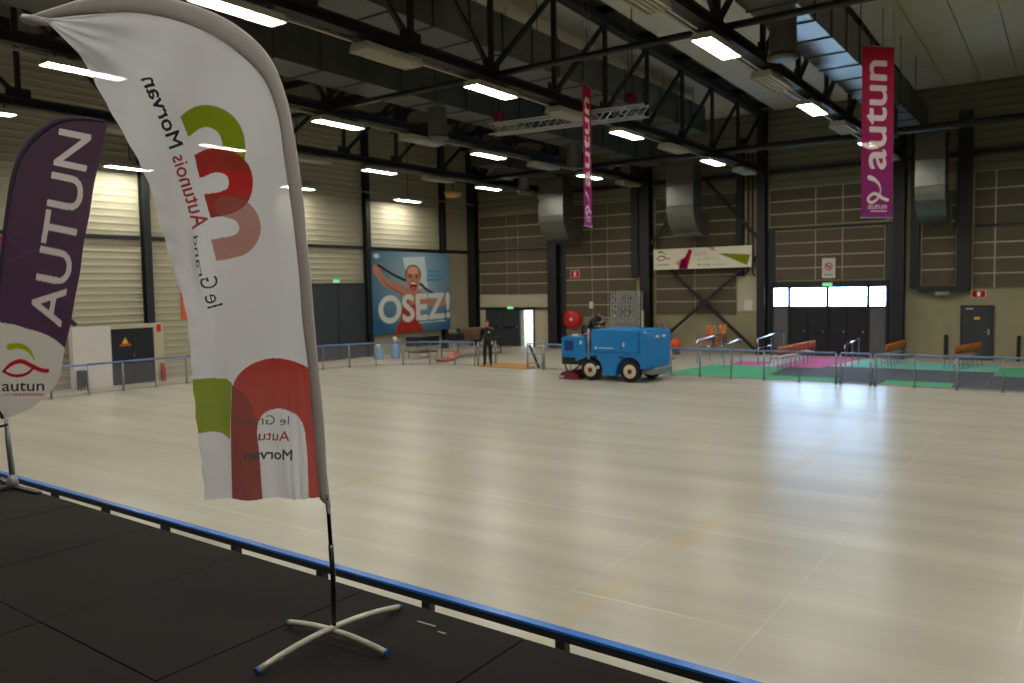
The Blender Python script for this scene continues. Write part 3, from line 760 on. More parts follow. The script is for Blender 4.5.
# exit signs, wall signs
def exit_sign(loc, axis, label):
    t = thing('exit_sign', loc, label, 'sign')
    x, y, z = loc
    if axis == 'x':
        MB().box(x-0.2, x+0.2, y-0.05, y, z, z+0.16).build('case', 'white', t); MB().box(x-0.18, x+0.18, y-0.056, y-0.05, z+0.015, z+0.145).build('lit_face', 'exit_green', t)
    else:
        MB().box(x, x+0.05, y-0.2, y+0.2, z, z+0.16).build('case', 'white', t); MB().box(x+0.05, x+0.056, y-0.18, y+0.18, z+0.015, z+0.145).build('lit_face', 'exit_green', t)
exit_sign((-8.72, YB-0.16, 2.98), 'x', 'small lit green exit sign above the glazed entrance')
exit_sign((-25.2, YB-0.16, 2.02), 'x', 'small lit green exit sign above the open door')
exit_sign((XL+0.16, 25.6, 3.53), 'y', 'small lit green exit sign on top of the charcoal gates')
def nosign(p):
    a, b = p.x, p.y*1.5
    r = np.hypot((a-0.5), (p.y-0.42)*1.53)
    p.fill((r < 0.30) & (r > 0.21), (196, 40, 44)); p.fill((np.abs((a-0.5)-(p.y-0.42)*1.53) < 0.05) & (r < 0.27), (196, 40, 44))
    p.fill((np.abs(a-0.5) < 0.12) & (np.abs(p.y-0.42) < 0.035), (60, 60, 60)); p.fill((p.y > 0.80) & (p.y < 0.85) & (np.abs(a-0.5) < 0.3), (130, 130, 130))
o = flat_print('prohibition_sign', (-8.95, YB-0.13, 4.18), (0.54,0,0), (0,0,-0.85), 40, 60, nosign, 'print_paper', None, -0.02, (226, 222, 214))
tag(o, 'white sign with red prohibition ring on the panels over the entrance', 'sign')
def arrow_sign(name, x, z, w, h, label, y=YB-0.09):
    def pt(p):
        p.fill((np.abs(p.x-0.5) < 0.10) & (p.y > 0.35) & (p.y < 0.8), (245,245,245)); p.fill(p.poly([(0.3,0.42),(0.5,0.15),(0.7,0.42)]), (245,245,245))
        p.fill((p.x < 0.06) | (p.x > 0.94) | (p.y < 0.08) | (p.y > 0.92), (225,200,200))
    return tag(flat_print(name, (x, y, z), (w,0,0), (0,0,-h), 40, 24, pt, 'print_paper', None, -0.015, (204, 26, 40)), label, 'sign')
arrow_sign('fire_sign', -3.38, 2.74, 0.50, 0.30, 'red fire sign on the concrete above the grey door', YB-0.02)
arrow_sign('fire_sign', -21.45, 4.02, 0.55, 0.40, 'red fire sign on brown panels beside a black column')
tag(MB().bbox(-20.35, -20.12, YB-0.12, YB-0.071, 2.05, 2.40, 0.01).build('alarm_box', 'white'), 'small white alarm box on the brown panels above the machine', 'alarm')
tag(MB().bbox(-12.35, -11.95, YB-0.08, YB-0.05, 1.95, 2.45, 0.01).build('notice_board', 'white'), 'white notice sheet on the wall left of the entrance', 'notice')
for x in (-4.22, -1.78):
    tag(MB().bbox(x-0.06, x+0.06, YB-0.12, YB-0.0, 0.02, 1.0, 0.02).build('door_stop_post', 'black'), 'slim black bumper post on the concrete wall ' + ('left' if x < -3 else 'right') + ' of the grey door', 'post', 'bumper posts by the grey door')

# ------------------------------------------------------------------ white shed with black door on the left wall
x0, x1 = XL+0.38, XL+0.64
t = thing('door_shed', (x1-0.1, 15.1, 0), 'low white shed with a black double door against the ribbed wall', 'shed')
MB().box(x0, x1, 13.48, 14.78, 0.0, 2.09).build('side_wall', 'white', t)
MB().box(x0, x1, 14.78, 16.74, 1.97, 2.11).build('lintel', 'creampanel', t)
MB().box(x0, x1, 16.36, 16.74, 0, 1.97).build('jamb', 'creampanel', t)
for ya, yb in ((14.79, 15.57), (15.58, 16.35)):
    d = MB().bbox(x1-0.08, x1-0.02, ya, yb, 0.02, 1.965, 0.008).build('door_leaf', 'black_door', t)
MB().tube([(x1-0.02, 15.55, 0.98), (x1+0.05, 15.55, 0.98), (x1+0.05, 15.55, 1.12)], 0.018, 8).build('handle', 'chrome', d)
MB().prism([(15.17,1.44),(15.41,1.44),(15.29,1.66)], x1-0.02, x1-0.01, 'yz').build('warning_triangle', 'sign_yellow', t)
MB().box(x1-0.02, x1-0.01, 15.09, 15.50, 1.36, 1.42).build('warning_strip', mat('sign_orange', (200,84,48), 0.5), t)
MB().box(x1, x1+0.01, 16.48, 16.64, 1.80, 2.06).build('fire_plate', 'sign_red', t)
ex = thing('fire_extinguisher', (x1+0.12, 16.6, 0.0), 'red fire extinguisher standing by the white shed', 'extinguisher')
MB().lathe([(0.08,0.0),(0.08,0.50),(0.05,0.60),(0.03,0.64)], (x1+0.12, 16.6, 0.01), 'z', 12).build('cylinder', 'red', ex, True)
MB().tube([(x1+0.12,16.6,0.64),(x1+0.12,16.52,0.68),(x1+0.13,16.50,0.3)], 0.015, 6).build('hose', 'rubber', ex)
bx = thing('floor_heater', (x1+0.2, 13.6, 0), 'dark blower box on legs at the foot of the white shed', 'heater')
MB().bbox(x1+0.05, x1+0.30, 13.52, 13.78, 0.12, 0.66, 0.02).build('case', 'charcoal', bx)
for dx in (0.08, 0.27):
    for y in (13.55, 13.75): MB().box(x1+dx-0.02, x1+dx+0.02, y-0.02, y+0.02, 0, 0.12).build('leg', 'black', bx)
for k in range(4): MB().box(x1+0.30, x1+0.31, 13.56, 13.74, 0.2+k*0.1, 0.24+k*0.1).build('grille_slat', 'black', bx)
tag(MB().bbox(XL+0.05, XL+0.08, 17.88, 18.14, 2.2, 3.2, 0.01).build('orange_sign', 'orange'), 'tall orange plate on the ribbed wall beside the white flag', 'sign')
tag(MB().bbox(XL+0.11, XL+0.13, 11.0, 11.9, 4.2, 5.05, 0.008).build('magenta_banner', 'magenta'), 'magenta wall banner behind the purple feather flag', 'banner')

# ------------------------------------------------------------------ girl poster
def poster(p):
    x, y = p.x, p.y
    d = np.hypot((x-0.55)*1.1, (y-0.35))
    p.grad(d/0.75, (160, 184, 190), (52, 100, 136))
    p.fill(p.poly([(0.38,0.07),(0.66,0.05),(0.70,0.45),(0.44,0.45)]), (222,234,232), 0.55)
    for k in range(3): p.fill((x > 0.70-0.01*k) & (x < 0.90+0.02*(k == 1)) & (np.abs(y-0.235-0.055*k) < 0.016), (84,142,186))
    skin = (190, 134, 110); sk2 = (156, 98, 80)
    p.fill(p.stroke([(0.40,0.50),(0.30,0.44),(0.17,0.38),(0.09,0.29),(0.05,0.21),(0.09,0.18)], [0.13,0.11,0.09,0.08,0.07,0.07]), skin)
    p.fill(p.stroke([(0.38,0.53),(0.20,0.425),(0.12,0.34)], [0.02,0.02,0.015]), sk2)
    p.fill(p.poly([(0.36,0.50),(0.45,0.47),(0.58,0.47),(0.66,0.53),(0.62,0.66),(0.38,0.66)]), skin)
    p.fill(p.stroke([(0.60,0.58),(0.72,0.63),(0.84,0.655),(0.93,0.63),(0.94,0.58)], [0.10,0.09,0.08,0.07,0.06]), skin)
    p.fill(p.poly([(0.37,0.60),(0.43,0.56),(0.44,0.66),(0.55,0.66),(0.57,0.56),(0.60,0.60),(0.58,0.84),(0.62,1.01),(0.24,1.01),(0.33,0.84)]), (170, 68, 52))
    p.fill(p.poly([(0.30,0.88),(0.56,0.84),(0.60,1.01),(0.26,1.01)]), (168, 46, 40), 0.5)
    p.fill(p.stroke([(0.08,0.17),(0.17,0.23),(0.27,0.29),(0.40,0.35)], [0.035,0.028,0.03,0.035]), (74, 48, 38))
    p.fill(p.stroke([(0.60,0.40),(0.68,0.47),(0.79,0.53)], [0.035,0.03,0.025]), (74, 48, 38))
    p.fill(p.ell(0.505, 0.28, 0.105, 0.125), (150, 100, 72))
    p.fill(p.ell(0.505, 0.34, 0.088, 0.155), skin)
    p.fill(p.ell(0.505, 0.23, 0.07, 0.05), (226, 172, 140), 0.7)
    for ex_ in (0.465, 0.55): p.fill(p.ell(ex_, 0.31, 0.022, 0.010), (92, 58, 48)); p.fill(p.ell(ex_, 0.285, 0.03, 0.008), (130, 84, 64))
    p.fill(p.ell(0.505, 0.355, 0.018, 0.02), (190, 116, 90))
    p.fill(p.ell(0.505, 0.425, 0.042, 0.055), (128, 30, 34)); p.fill((p.ell(0.505, 0.41, 0.036, 0.035)) & (y < 0.40), (240,230,220)); p.fill(p.ell(0.505, 0.45, 0.028, 0.025), (206, 92, 92))
    p.fill(p.ell(0.06, 0.06, 0.035, 0.03), (220,230,234), 0.7)
    p.fill(p.text('OSEZ!', [(0.075,0.865),(1.0,0.835)], 0.915, (0.0,-0.46), 0.03), (222, 222, 216), 0.9)
    p.fill((np.abs(y-0.90+0.02*x) < 0.008) & (x > 0.56) & (x < 0.93), (180,206,220))
o = flat_print('wall_poster', (XL+0.36, 27.72, 5.05), (0,5.80,0), (0,0,-4.02), 230, 170, poster, 'print_paper', None, -0.015)
tag(o, 'large light blue poster of a shouting girl in red reading OSEZ!', 'poster')

# white logo banner on the back wall
def logo(p, x, y, k, g=(140,150,50), r=(150,30,50), t=None, asp=1.0):
    """loop-and-arc emblem; x,y = left middle, k = width"""
    def q(l): return [(x+a*k, y+b*k*asp) for a, b in l]
    p.fill(p.stroke(q([(0.14,-0.52),(0.34,-0.55),(0.56,-0.45),(0.70,-0.26)]), [0.13*k,0.12*k,0.08*k,0.02*k], True, 1/asp), g)
    p.fill(p.stroke(q([(0.0,0.02),(0.18,-0.16),(0.42,-0.22),(0.65,-0.1),(0.86,0.0),(1.0,0.01)]), [0.06*k,0.085*k,0.09*k,0.09*k,0.085*k,0.085*k], True, 1/asp), r)
    p.fill(p.stroke(q([(0.0,0.02),(0.2,0.12),(0.4,0.11),(0.58,0.05),(0.69,-0.08)]), [0.05*k,0.07*k,0.07*k,0.06*k,0.05*k], True, 1/asp), r)
def wall_banner(p):
    logo(p, 0.035, 0.47, 0.135, (112,124,60), (140,40,60), asp=4.6)
    p.fill(p.text('autun', [(0.04,0.80),(0.16,0.80)], 0.12, (0,-0.17), 0.01), (120,112,104))
    p.fill(p.poly([(0.235,0.68),(0.33,0.42),(0.36,0.62),(0.28,0.92)]), (196,150,160))
    p.fill(p.poly([(0.265,1.0),(0.295,0.55),(0.335,0.43),(0.375,0.05),(0.41,0.10),(0.36,1.0)]), (168,20,64))
    p.fill(p.poly([(0.265,1.0),(0.295,0.60),(0.35,0.50),(0.34,1.0)]), (120,20,66))
    p.fill(p.text('sport', [(0.435,0.36),(0.57,0.36)], 0.125, (0,-0.24), 0.005), (206,160,164))
    p.fill(p.text('culture !', [(0.47,0.60),(0.68,0.60)], 0.21, (0,-0.24), 0.005), (176,190,120))
    p.fill(p.poly([(0.57,0.02),(0.62,0.0),(0.65,0.2),(0.61,0.14)]), (196,150,160))
    p.fill(p.poly([(0.67,0.30),(0.99,0.42),(0.955,0.90)]), (136,150,28))
    p.fill(p.text("ville d'Autun", [(0.46,0.85),(0.6,0.85)], 0.13, (0,-0.14), 0.01), (96,92,88))
    p.fill((np.abs(p.y-0.83) < 0.02) & (p.x > 0.62) & (p.x < 0.76), (200,196,188))
bn = thing('wall_banner', (-14.4, YB-0.62, 3.88), 'long white banner with a red emblem and green triangle on the X brace', 'banner')
flat_print('printed_sheet', (-16.52, YB-0.62, 4.85), (4.70,0,0), (0,0,-0.96), 220, 60, wall_banner, 'print_paper', bn, -0.02, (232, 226, 210))
for x in (-16.4, -11.95): MB().box(x-0.03, x+0.03, YB-0.60, YB-0.35, 4.50, 4.56).build('bracket', 'black', bn)

# ------------------------------------------------------------------ rink: ice, barrier
fence_left = [(-25.45, 2.0), (-25.45, 6.0), (-25.4, 10.0), (-25.35, 14.0), (-25.25, 17.0), (-25.0, 19.6), (-24.5, 22.0), (-23.5, 24.1), (-22.0, 25.3), (-20.8, 25.65), (-19.9, 25.7)]
curve = catmull(fence_left, 200)
def ynear(x): return 4.06-0.025*x
poly = [(x-0.06, y) for x, y in curve if y > ynear(-25)+0.02] + [(XR-0.6, 25.76)] + [(XR-0.6, ynear(XR)), (-25.5, ynear(-25.5))]
b = MB(); n = len(poly)
b.add([(x,y,0.001) for x,y in poly]+[(x,y,0.03) for x,y in poly], [tuple(range(n)), tuple(range(2*n-1,n-1,-1))]+[(i,(i+1)%n,n+(i+1)%n,n+i) for i in range(n)])
tag(b.build('rink_ice', 'ice'), 'pale streaked ice sheet filling the middle of the hall', 'ice rink')

FH = 0.98
def fence(label, pts, thick_every=2, top='lilac_rail', h=FH, skip=()):
    pts = [Vector((x, y, 0)) for x, y in pts]; c = sum(pts, Vector())/len(pts)
    t = thing('rink_barrier', (c.x, c.y, 0.0), label, 'barrier')
    for i, p in enumerate(pts):
        r = 0.035 if i % thick_every == 0 else 0.021
        q = MB().tube([(p.x,p.y,0.03),(p.x,p.y,h-0.03)], r, 8).build('post', 'grey_steel', t, True)
        MB().lathe([(0.07,0.03),(0.07,0.045),(r,0.05)], (p.x,p.y,0), 'z', 10).build('foot_plate', 'grey_steel', q)
    for i in range(len(pts)-1):
        if i in skip: continue
        a, b = pts[i], pts[i+1]; d = (b-a).normalized()*0.045; n = Vector((-d.y, d.x, 0)).normalized()*0.006
        z0, z1 = 0.10, h-0.07
        q0, q1 = a+d, b-d
        MB().add([q0-n+Vector((0,0,z0)), q1-n+Vector((0,0,z0)), q1-n+Vector((0,0,z1)), q0-n+Vector((0,0,z1)), q0+n+Vector((0,0,z0)), q1+n+Vector((0,0,z0)), q1+n+Vector((0,0,z1)), q0+n+Vector((0,0,z1))],
                 [(0,1,2,3),(7,6,5,4),(0,4,5,1),(1,5,6,2),(2,6,7,3),(3,7,4,0)]).build('clear_panel', 'acrylic', t)
        MB().tube([a+Vector((0,0,0.085)), b+Vector((0,0,0.085))], 0.016, 6).build('bottom_rail', 'grey_steel', t)
    for k in range(len(pts)-1):
        if k in skip: continue
        MB().tube([pts[k]+Vector((0,0,h)), pts[k+1]+Vector((0,0,h))], 0.034, 8).build('top_rail', top, t, True)
    return t
# posts every 1.1 m along the curve
seg = np.r_[0, np.cumsum(np.hypot(*np.diff(curve, axis=0).T))]
ds = np.arange(2.0, seg[-1], 1.12); pl = [(float(np.interp(d, seg, curve[:,0])), float(np.interp(d, seg, curve[:,1]))) for d in ds] + [(-19.9, 25.7)]
pl = [q for q in pl if q[1] > 4.9]
fence('rink barrier with lilac top rail curving past the cream wall', pl)
fence('rink barrier with lilac top rail in front of the back wall', [(-16.55, 25.7), (-15.4,25.7), (-14.3,25.7), (-13.1,25.7), (-12.3,25.7), (-11.38,25.7), (-10.34,25.7), (-9.27,25.7), (-8.18,25.7), (-7.08,25.7), (-5.98,25.7)])
fence('clear swing gate in the barrier before the glazed entrance', [(-5.85,25.7), (-5.0,25.7)], 1)
fence('rink barrier with lilac top rail before the concrete bay and grey door', [(-4.87,25.7), (-3.82,25.7), (-2.73,25.7), (-1.62,25.7), (-0.5,25.7), (0.6,25.7), (1.7,25.7), (2.8,25.7), (3.9,25.7)])
fence('short barrier wing beside the standing man in black', [(-19.78,25.78), (-19.72,26.9)], 1)
# side gate: open, braced frame
g = thing('side_gate', (-17.0, 25.9, 0), 'open tubular gate with a slanting strut right of the standing man', 'gate')
for x, y in ((-17.35,25.75), (-16.68,25.78)):
    MB().tube([(x,y,0.0),(x,y,1.02)], 0.03, 8).build('gate_post', 'grey_steel', g, True)
for z in (0.25, 0.62, 1.0): MB().tube([(-17.35,25.75,z),(-16.68,25.78,z)], 0.022, 8).build('gate_rail', 'lilac_rail' if z == 1.0 else 'grey_steel', g)
MB().bar((-17.33,25.85,0.95), (-16.98,26.0,0.03), 0.05, 0.09).build('slanting_strut', 'charcoal', g)
# threshold mat
tag(MB().prism([(-19.75,25.55),(-17.2,25.45),(-17.25,26.1),(-18.2,27.0),(-19.6,27.2)], 0.031, 0.05, 'xy').build('threshold_mat', 'mat_orange'), 'ochre rubber mat in the barrier opening by the man in black', 'mat')

# near barrier seen below the stage: blue cap on a dark rail
nb = thing('near_barrier', (-5, ynear(-5), 0.0), 'low barrier with bright blue capped rail along the stage edge', 'barrier')
xs_all = [-25.2] + [-23.74+1.115*k for k in range(0, 30)]
for x in xs_all[1:]:
    y = ynear(x); MB().box(x-0.035, x+0.035, y-0.03, y+0.03, 0.031, 0.935).build('post', 'dark_rail', nb)
for x0, x1 in zip(xs_all[1:-1], xs_all[2:]):
    MB().bar((x0, ynear(x0), 0.962), (x1, ynear(x1), 0.962), 0.055, 0.05).build('rail', 'dark_rail', nb)
    MB().bar((x0, ynear(x0), 0.995), (x1, ynear(x1), 0.995), 0.066, 0.016).build('blue_cap', 'blue_rail', nb)

# ------------------------------------------------------------------ stage
ST = 1.4
def ystage(x): return 3.095-0.030*x
cols = [-3.30+1.13*k for k in range(-13, 8)]
sg = tag(bpy.data.objects.new('stage', None), 'dark stage platform of bolted deck boards under the feather flags', 'stage'); C.objects.link(sg); sg.location = (-5, 0, 0)
for x0, x1 in zip(cols[:-1], cols[1:]):
    ye = lambda x: ystage(x)
    rows_ = [0, 1.28, 2.56, 3.84, 5.12]
    g = 0.004
    for a, b in zip(rows_[:-1], rows_[1:]):
        P4 = [(x0+g, ye(x0)-a-g), (x1-g, ye(x1)-a-g), (x1-g, ye(x1)-b+g), (x0+g, ye(x0)-b+g)]
        dz = random.uniform(-0.003, 0)
        MB().prism(P4, ST-0.06, ST+dz, 'xy').build('deck_board', 'stage', sg)
MB().prism([(cols[0], ystage(cols[0])-0.03), (cols[-1], ystage(cols[-1])-0.03), (cols[-1], ystage(cols[-1])-5.1), (cols[0], ystage(cols[0])-5.1)], ST-0.12, ST-0.06, 'xy').build('subframe', 'black', sg)
for x in cols[::2]:
    for d in (0.15, 2.5, 4.9): MB().tube([(x+0.05, ystage(x)-d, 0), (x+0.05, ystage(x)-d, ST-0.12)], 0.03, 8).build('leg', 'grey_steel', sg)
# scuff marks: scraps of tape
for x, y, l in ((-2.75, 3.02, 0.12), (-2.58, 2.98, 0.05), (-3.05, 2.35, 0.06)):
    tag(MB().box(x, x+l, y, y+0.012, ST+0.0005, ST+0.0015).build('tape_scrap', 'cable'), 'tiny scrap of old tape stuck on the dark deck', 'tape', 'tape scraps on the stage')

# ------------------------------------------------------------------ feather flags
UX, UY = 0.819, 0.573
def uv_white(x, y): return (0.00465054*x - 0.00027069*y - 1.455513 + 3.793e-7*x*y, -8.4264e-5*x - 0.0045304*y + 4.485638 - 3.7724e-7*y*y)
def uv_purple(x, y): return (0.00862673*x - 0.00049864*y + 0.136035 + 7.0948e-7*x*y, -0.00015633*x - 0.00840024*y + 5.670152 - 7.0821e-7*y*y)

def flag_surface(Lp, Rp, nx, ny, base, uv, fold):
    """cloth between a free edge and the sleeve, in drawing units -> world points"""
    A, B = catmull(Lp, ny), catmull(Rp, ny)
    s = np.linspace(0, 1, nx)
    X = A[:, None, 0]*(1-s)+B[:, None, 0]*s; Y = A[:, None, 1]*(1-s)+B[:, None, 1]*s
    X, Y = X.ravel(), Y.ravel(); u, v = uv(X, Y)
    w = fold(X, Y, np.tile(s, ny))
    P = np.stack([base[0]+u*UX-w*UY*-1, base[1]+u*UY-w*UX, v], -1)
    return P, X, Y

# ---- white flag
fb = (-2.944, 2.633)
f1 = thing('feather_flag', (fb[0], fb[1], ST), 'large white feather flag with green and red arches and mirrored lettering', 'flag')
Lw = [(205,499),(200,462),(196,430),(191.5,375),(189,335),(185,304),(175,270),(162,232),(151,195),(135,155),(111,108),(84,64),(66,43),(54,30),(47,23),(44,20)]
Rw = [(319,499),(316,462),(313,430),(308,370),(302,322),(299,280),(295,240),(289,195),(284,158),(277,112),(262,77),(230,47),(189,25),(141,13),(95,12),(46,18)]
Ow = [(330,508),(326,468),(324,430),(318,366),(314,320),(311,280),(307,240),(303,195),(297,152),(287,99),(269,56),(239,27),(200,7),(150,-5),(95,-4),(24,17)]
def fold_w(X, Y, s):
    low = np.clip((Y-330)/170, 0, 1)
    w = 0.020*np.sin(X*0.06+Y*0.012)*np.clip(1.2-s, 0, 1)
    w += 0.022*low*np.sin((X-0.12*Y)*0.14) + 0.010*low*np.exp(-((s-0.86)/0.10)**2)*np.sin((X-0.05*Y)*0.75)
    r = np.hypot(X-40, Y-18); a = np.arctan2(Y-18, X-40)
    w += 0.034*np.exp(-r/130)*np.sin(a*15)*np.clip(r/50, 0, 1)
    w += 0.006*np.exp(-((s-0.0)/0.07)**2)*np.sin(Y*0.23)
    # a deep pleat by the free edge that swallows part of the lettering
    pl_ = (X-(199+0.10*(Y-240)))/6.0
    w += 0.028*np.exp(-pl_**2)*np.exp(-((Y-262)/34)**2)
    return w
P, X, Y = flag_surface(Lw, Rw, 400, 900, fb, uv_white, fold_w)
p = Paint(X, Y, (243, 242, 248))
gr, rd, pk, dk_ = (146, 166, 34), (206, 46, 50), (200, 146, 142), (176, 58, 54)
g_ = p.stroke([(184,127),(197,119),(210,117),(223,122),(231,132),(234,145),(233,160)], 22)
cut = (X-180)*0.92+(Y-117)*(-0.39) > 0
p.fill(g_ & cut, gr)
r_ = p.stroke([(190,170),(200,166),(212,161),(226,162),(237,170),(240,183),(236,196),(224,203),(210,206),(195,209)], 24)
r_ &= (X-195)*0.96+(Y-157)*(-0.25) > 0
p.fill(r_, rd); p.fill(r_ & ((Y < 172) | (Y > 194)), dk_); p.fill(g_ & r_, (160, 60, 44))
k_ = p.stroke([(226,206),(240,211),(248,222),(248,234),(240,244),(226,248),(205,252)], 22)
k_ &= (X-210)*0.97+(Y-233)*(-0.2) > 0
p.fill(k_ & ~r_, pk); p.fill(k_ & r_, (170, 84, 76))
path = [(207,309),(202,284),(198,255),(194,223),(187,200),(172,160),(165,140),(142,80)]
ink = (62, 60, 64)
seg_ = np.r_[0, np.cumsum(np.hypot(*np.diff(np.array(path, float), axis=0).T))]
def sub_path(d0, d1):
    ds_ = np.linspace(d0, d1, 14); a_ = np.array(path, float)
    return [(np.interp(d, seg_, a_[:,0]), np.interp(d, seg_, a_[:,1])) for d in ds_]
for word, d0, d1, c, bo in (('le', 0, 13, ink, 0.0), ('G', 19, 30, ink, 0.0), ('Autunois', 80, 157, (176,60,64), 0.012), ('Morvan', 166, 240, (50,48,52), 0.02)):
    p.fill(p.text(word, sub_path(d0, d1+3), d1-d0, (21, -6), bo), c)
p.fill(p.text('rand', sub_path(33, 76), 40, (7, -2), 0.0), ink)      # pressed into the pleat
# lower arches
p.fill(p.poly([(185,379),(225,379),(231,383),(230,410),(229,440),(220,434),(210,432),(196,434),(185,440)]), gr)
outer = [(tuple(q)) for q in catmull([(231,500),(230,440),(231,395),(236,378),(250,365),(272,358),(292,361),(310,370),(326,385)], 50)] + [(330,505)]
inner = [(tuple(q)) for q in catmull([(262,500),(259,455),(257,428),(263,414),(277,408.5),(291,412),(301,423),(305,450),(307,500)], 50)]
big = p.poly(outer) ; hole = p.poly(inner)
p.fill(big & ~hole, (196, 66, 60))
p.fill(p.poly([tuple(q) for q in catmull([(231,385),(244,393),(252,406),(257,425),(260,455),(263,500)], 30)]+[(231,500)]) & ~hole, (158, 58, 56))
def mir(txt, xr, xl, base, size, c, bo):
    p.fill(p.text(txt, [(xr, base),(xl, base-1)], xr-xl, (1.0, -size), bo), c)
mir('le Grand', 288.5, 237, 425, 13.5, (80,70,72), 0.0); mir('Autun', 289, 250, 441, 14.5, (168,52,56), 0.01); mir('Morvan', 291.5, 246, 460, 15, (70,62,64), 0.025)
grid_mesh('flag_cloth', P, 400, 900, p.c, 'print_flag', f1)
# sleeve: flattened tube between the cloth and the outer curve
def sleeve(Rp, Op, n, base, uv, material, parent, bulge):
    A, B = catmull(Rp, n), catmull(Op, n); K = 10; vs = []
    for i in range(n):
        for k in range(K):
            t_ = 2*math.pi*k/K; s = 0.5-0.5*math.cos(t_); x = A[i,0]*(1-s)+B[i,0]*s; y = A[i,1]*(1-s)+B[i,1]*s
            u, v = uv(x, y); w = bulge*math.sin(t_)
            vs.append((base[0]+u*UX+w*UY, base[1]+u*UY-w*UX, v))
    fs = [(i*K+k, i*K+(k+1) % K, (i+1)*K+(k+1) % K, (i+1)*K+k) for i in range(n-1) for k in range(K)] + [tuple(range(K-1,-1,-1)), tuple(range((n-1)*K, n*K))]
    return MB().add(vs, fs).build('pole_sleeve', material, parent, True)
sleeve(Rw, Ow, 90, fb, uv_white, 'sleeve', f1, 0.009)
def on_plane(uv, base, x, y, w=0.0):
    u, v = uv(x, y); return (base[0]+u*UX+w*UY, base[1]+u*UY-w*UX, v)
MB().tube([on_plane(uv_white, fb, 23, 18, 0.0), on_plane(uv_white, fb, 34, 21, 0.004), on_plane(uv_white, fb, 50, 22, 0.0)], [0.020, 0.026, 0.016], 8).build('tip_cap', 'sleeve', f1, True)
MB().tube([(fb[0], fb[1], ST+0.062), on_plane(uv_white, fb, 332.2, 580), on_plane(uv_white, fb, 329.8, 545)], 0.0125, 10).build('lower_pole', 'pole_black', f1, True)
MB().tube([on_plane(uv_white, fb, 329.8, 545), on_plane(uv_white, fb, 327.8, 515), on_plane(uv_white, fb, 326, 495)], 0.010, 10).build('upper_pole', 'pole_black', f1, True)
MB().tube([on_plane(uv_white, fb, 328, 500, 0.02), on_plane(uv_white, fb, 329, 512, 0.02), on_plane(uv_white, fb, 327, 508, -0.02)], 0.006, 6).build('tension_cord', 'sleeve', f1)
# cross base of two bowed tubes
for (a, b, lift) in (((-2.93, 3.075), (-2.965, 2.20), 0.047), ((-3.268, 2.625), (-2.605, 2.645), 0.030)):
    ctr = ((a[0]+b[0])/2, (a[1]+b[1])/2); pts = []
    for k in range(13):
        f = k/12; h = ST+0.018+lift*(1-(2*f-1)**2)
        pts.append((a[0]*(1-f)+b[0]*f + (fb[0]-ctr[0])*(1-(2*f-1)**2), a[1]*(1-f)+b[1]*f + (fb[1]-ctr[1])*(1-(2*f-1)**2), h))
    leg = MB().tube(pts, 0.0155, 10).build('base_leg', 'base_tube', f1, True)
    for e0, e1 in ((pts[0], pts[1]), (pts[-1], pts[-2])):
        d = (Vector(e0)-Vector(e1)).normalized()
        MB().tube([Vector(e0)-d*0.003, Vector(e0)+d*0.010], 0.0165, 10).build('end_cap', 'blue_cap', leg, True)

# ---- purple flag
fb2 = (-7.788, 3.258)
f2 = thing('feather_flag', (fb2[0], fb2[1], ST), 'purple and white feather flag reading AUTUN with a red fish emblem', 'flag')
Lp = [(5,418.5),(-3,405),(-5,380),(-4,350),(0,300),(5,250),(11,205),(16,178),(25,155),(39,138),(58,125),(82,121),(105.5,123)]
Rp = [(7,418.5),(36,405),(58,380),(66,345),(75,300),(84,240),(92,195),(97,170),(101,151),(104,140),(106,132),(107,127),(107.5,124)]
Op = [(1,419),(-8,405),(-10,380),(-9,350),(-5,300),(0.5,250),(6,205),(11,175),(20,151),(35,132),(56,119),(82,116.5),(107,121)]
def fold_p(X, Y, s): return 0.012*np.sin(X*0.05+Y*0.03) + 0.006*np.sin(Y*0.11)*s
P, X, Y = flag_surface(Lp, Rp, 230, 620, fb2, uv_purple, fold_p)
p = Paint(X, Y, (66, 46, 74))
p.grad((Y-120)/200, (88,68,84), (88,60,90))
sw = p.stroke([(10,262),(30,252),(60,243),(90,206)], [0.8,1.6,1.2,0.6]); p.fill(sw, (120,70,130), 0.7)
sw = p.stroke([(0,215),(12,240),(30,256),(70,300)], [0.6,1.4,1.2,0.6]); p.fill(sw, (120,70,130), 0.5)
bd = [tuple(q) for q in catmull([(-14,319),(0,322.5),(14,325),(26,329),(36,331.5),(48,336),(58,342),(70,352)], 40)]
p.fill(p.poly(bd+[(90,430),(-20,430)]), (222, 218, 212))
p.fill(p.text('AUTUN', [(60,327),(91.5,137)], 194, (-46,-9.5), 0.01), (222, 212, 212))
p.fill(p.stroke([(8.6,347),(18,346),(28,350.5),(34.5,360)], [6.5,6,4,0.8]), (172,176,28))
p.fill(p.stroke([(2,371.5),(10.5,364),(21,361.5),(31.6,366),(41,370),(47.5,370.5)], [2.6,4,4.6,4.4,4.2,4.2]), (184,28,56))
p.fill(p.stroke([(2,371.5),(10.5,375.3),(20,375.5),(27.7,372.8),(34,367)], [2.2,3.2,3.2,2.8,2.2]), (184,28,56))
p.fill(p.text('autun', [(1,391.2),(44,390.6)], 43, (0,-15.5), 0.012), (60,56,60))
p.fill(p.text('CŒUR', [(0,396),(10,395.9)], 10.5, (0,-3.2), 0.0), (120,116,118))
p.fill(p.text('DE BOURGOGNE', [(12,395.8),(44,395.4)], 31.5, (0,-3.2), 0.03), (184,28,56))
grid_mesh('flag_cloth', P, 230, 620, p.c, 'print_flag_dense', f2)
sleeve(Lp, Op, 80, fb2, uv_purple, 'purple_sleeve', f2, 0.014)
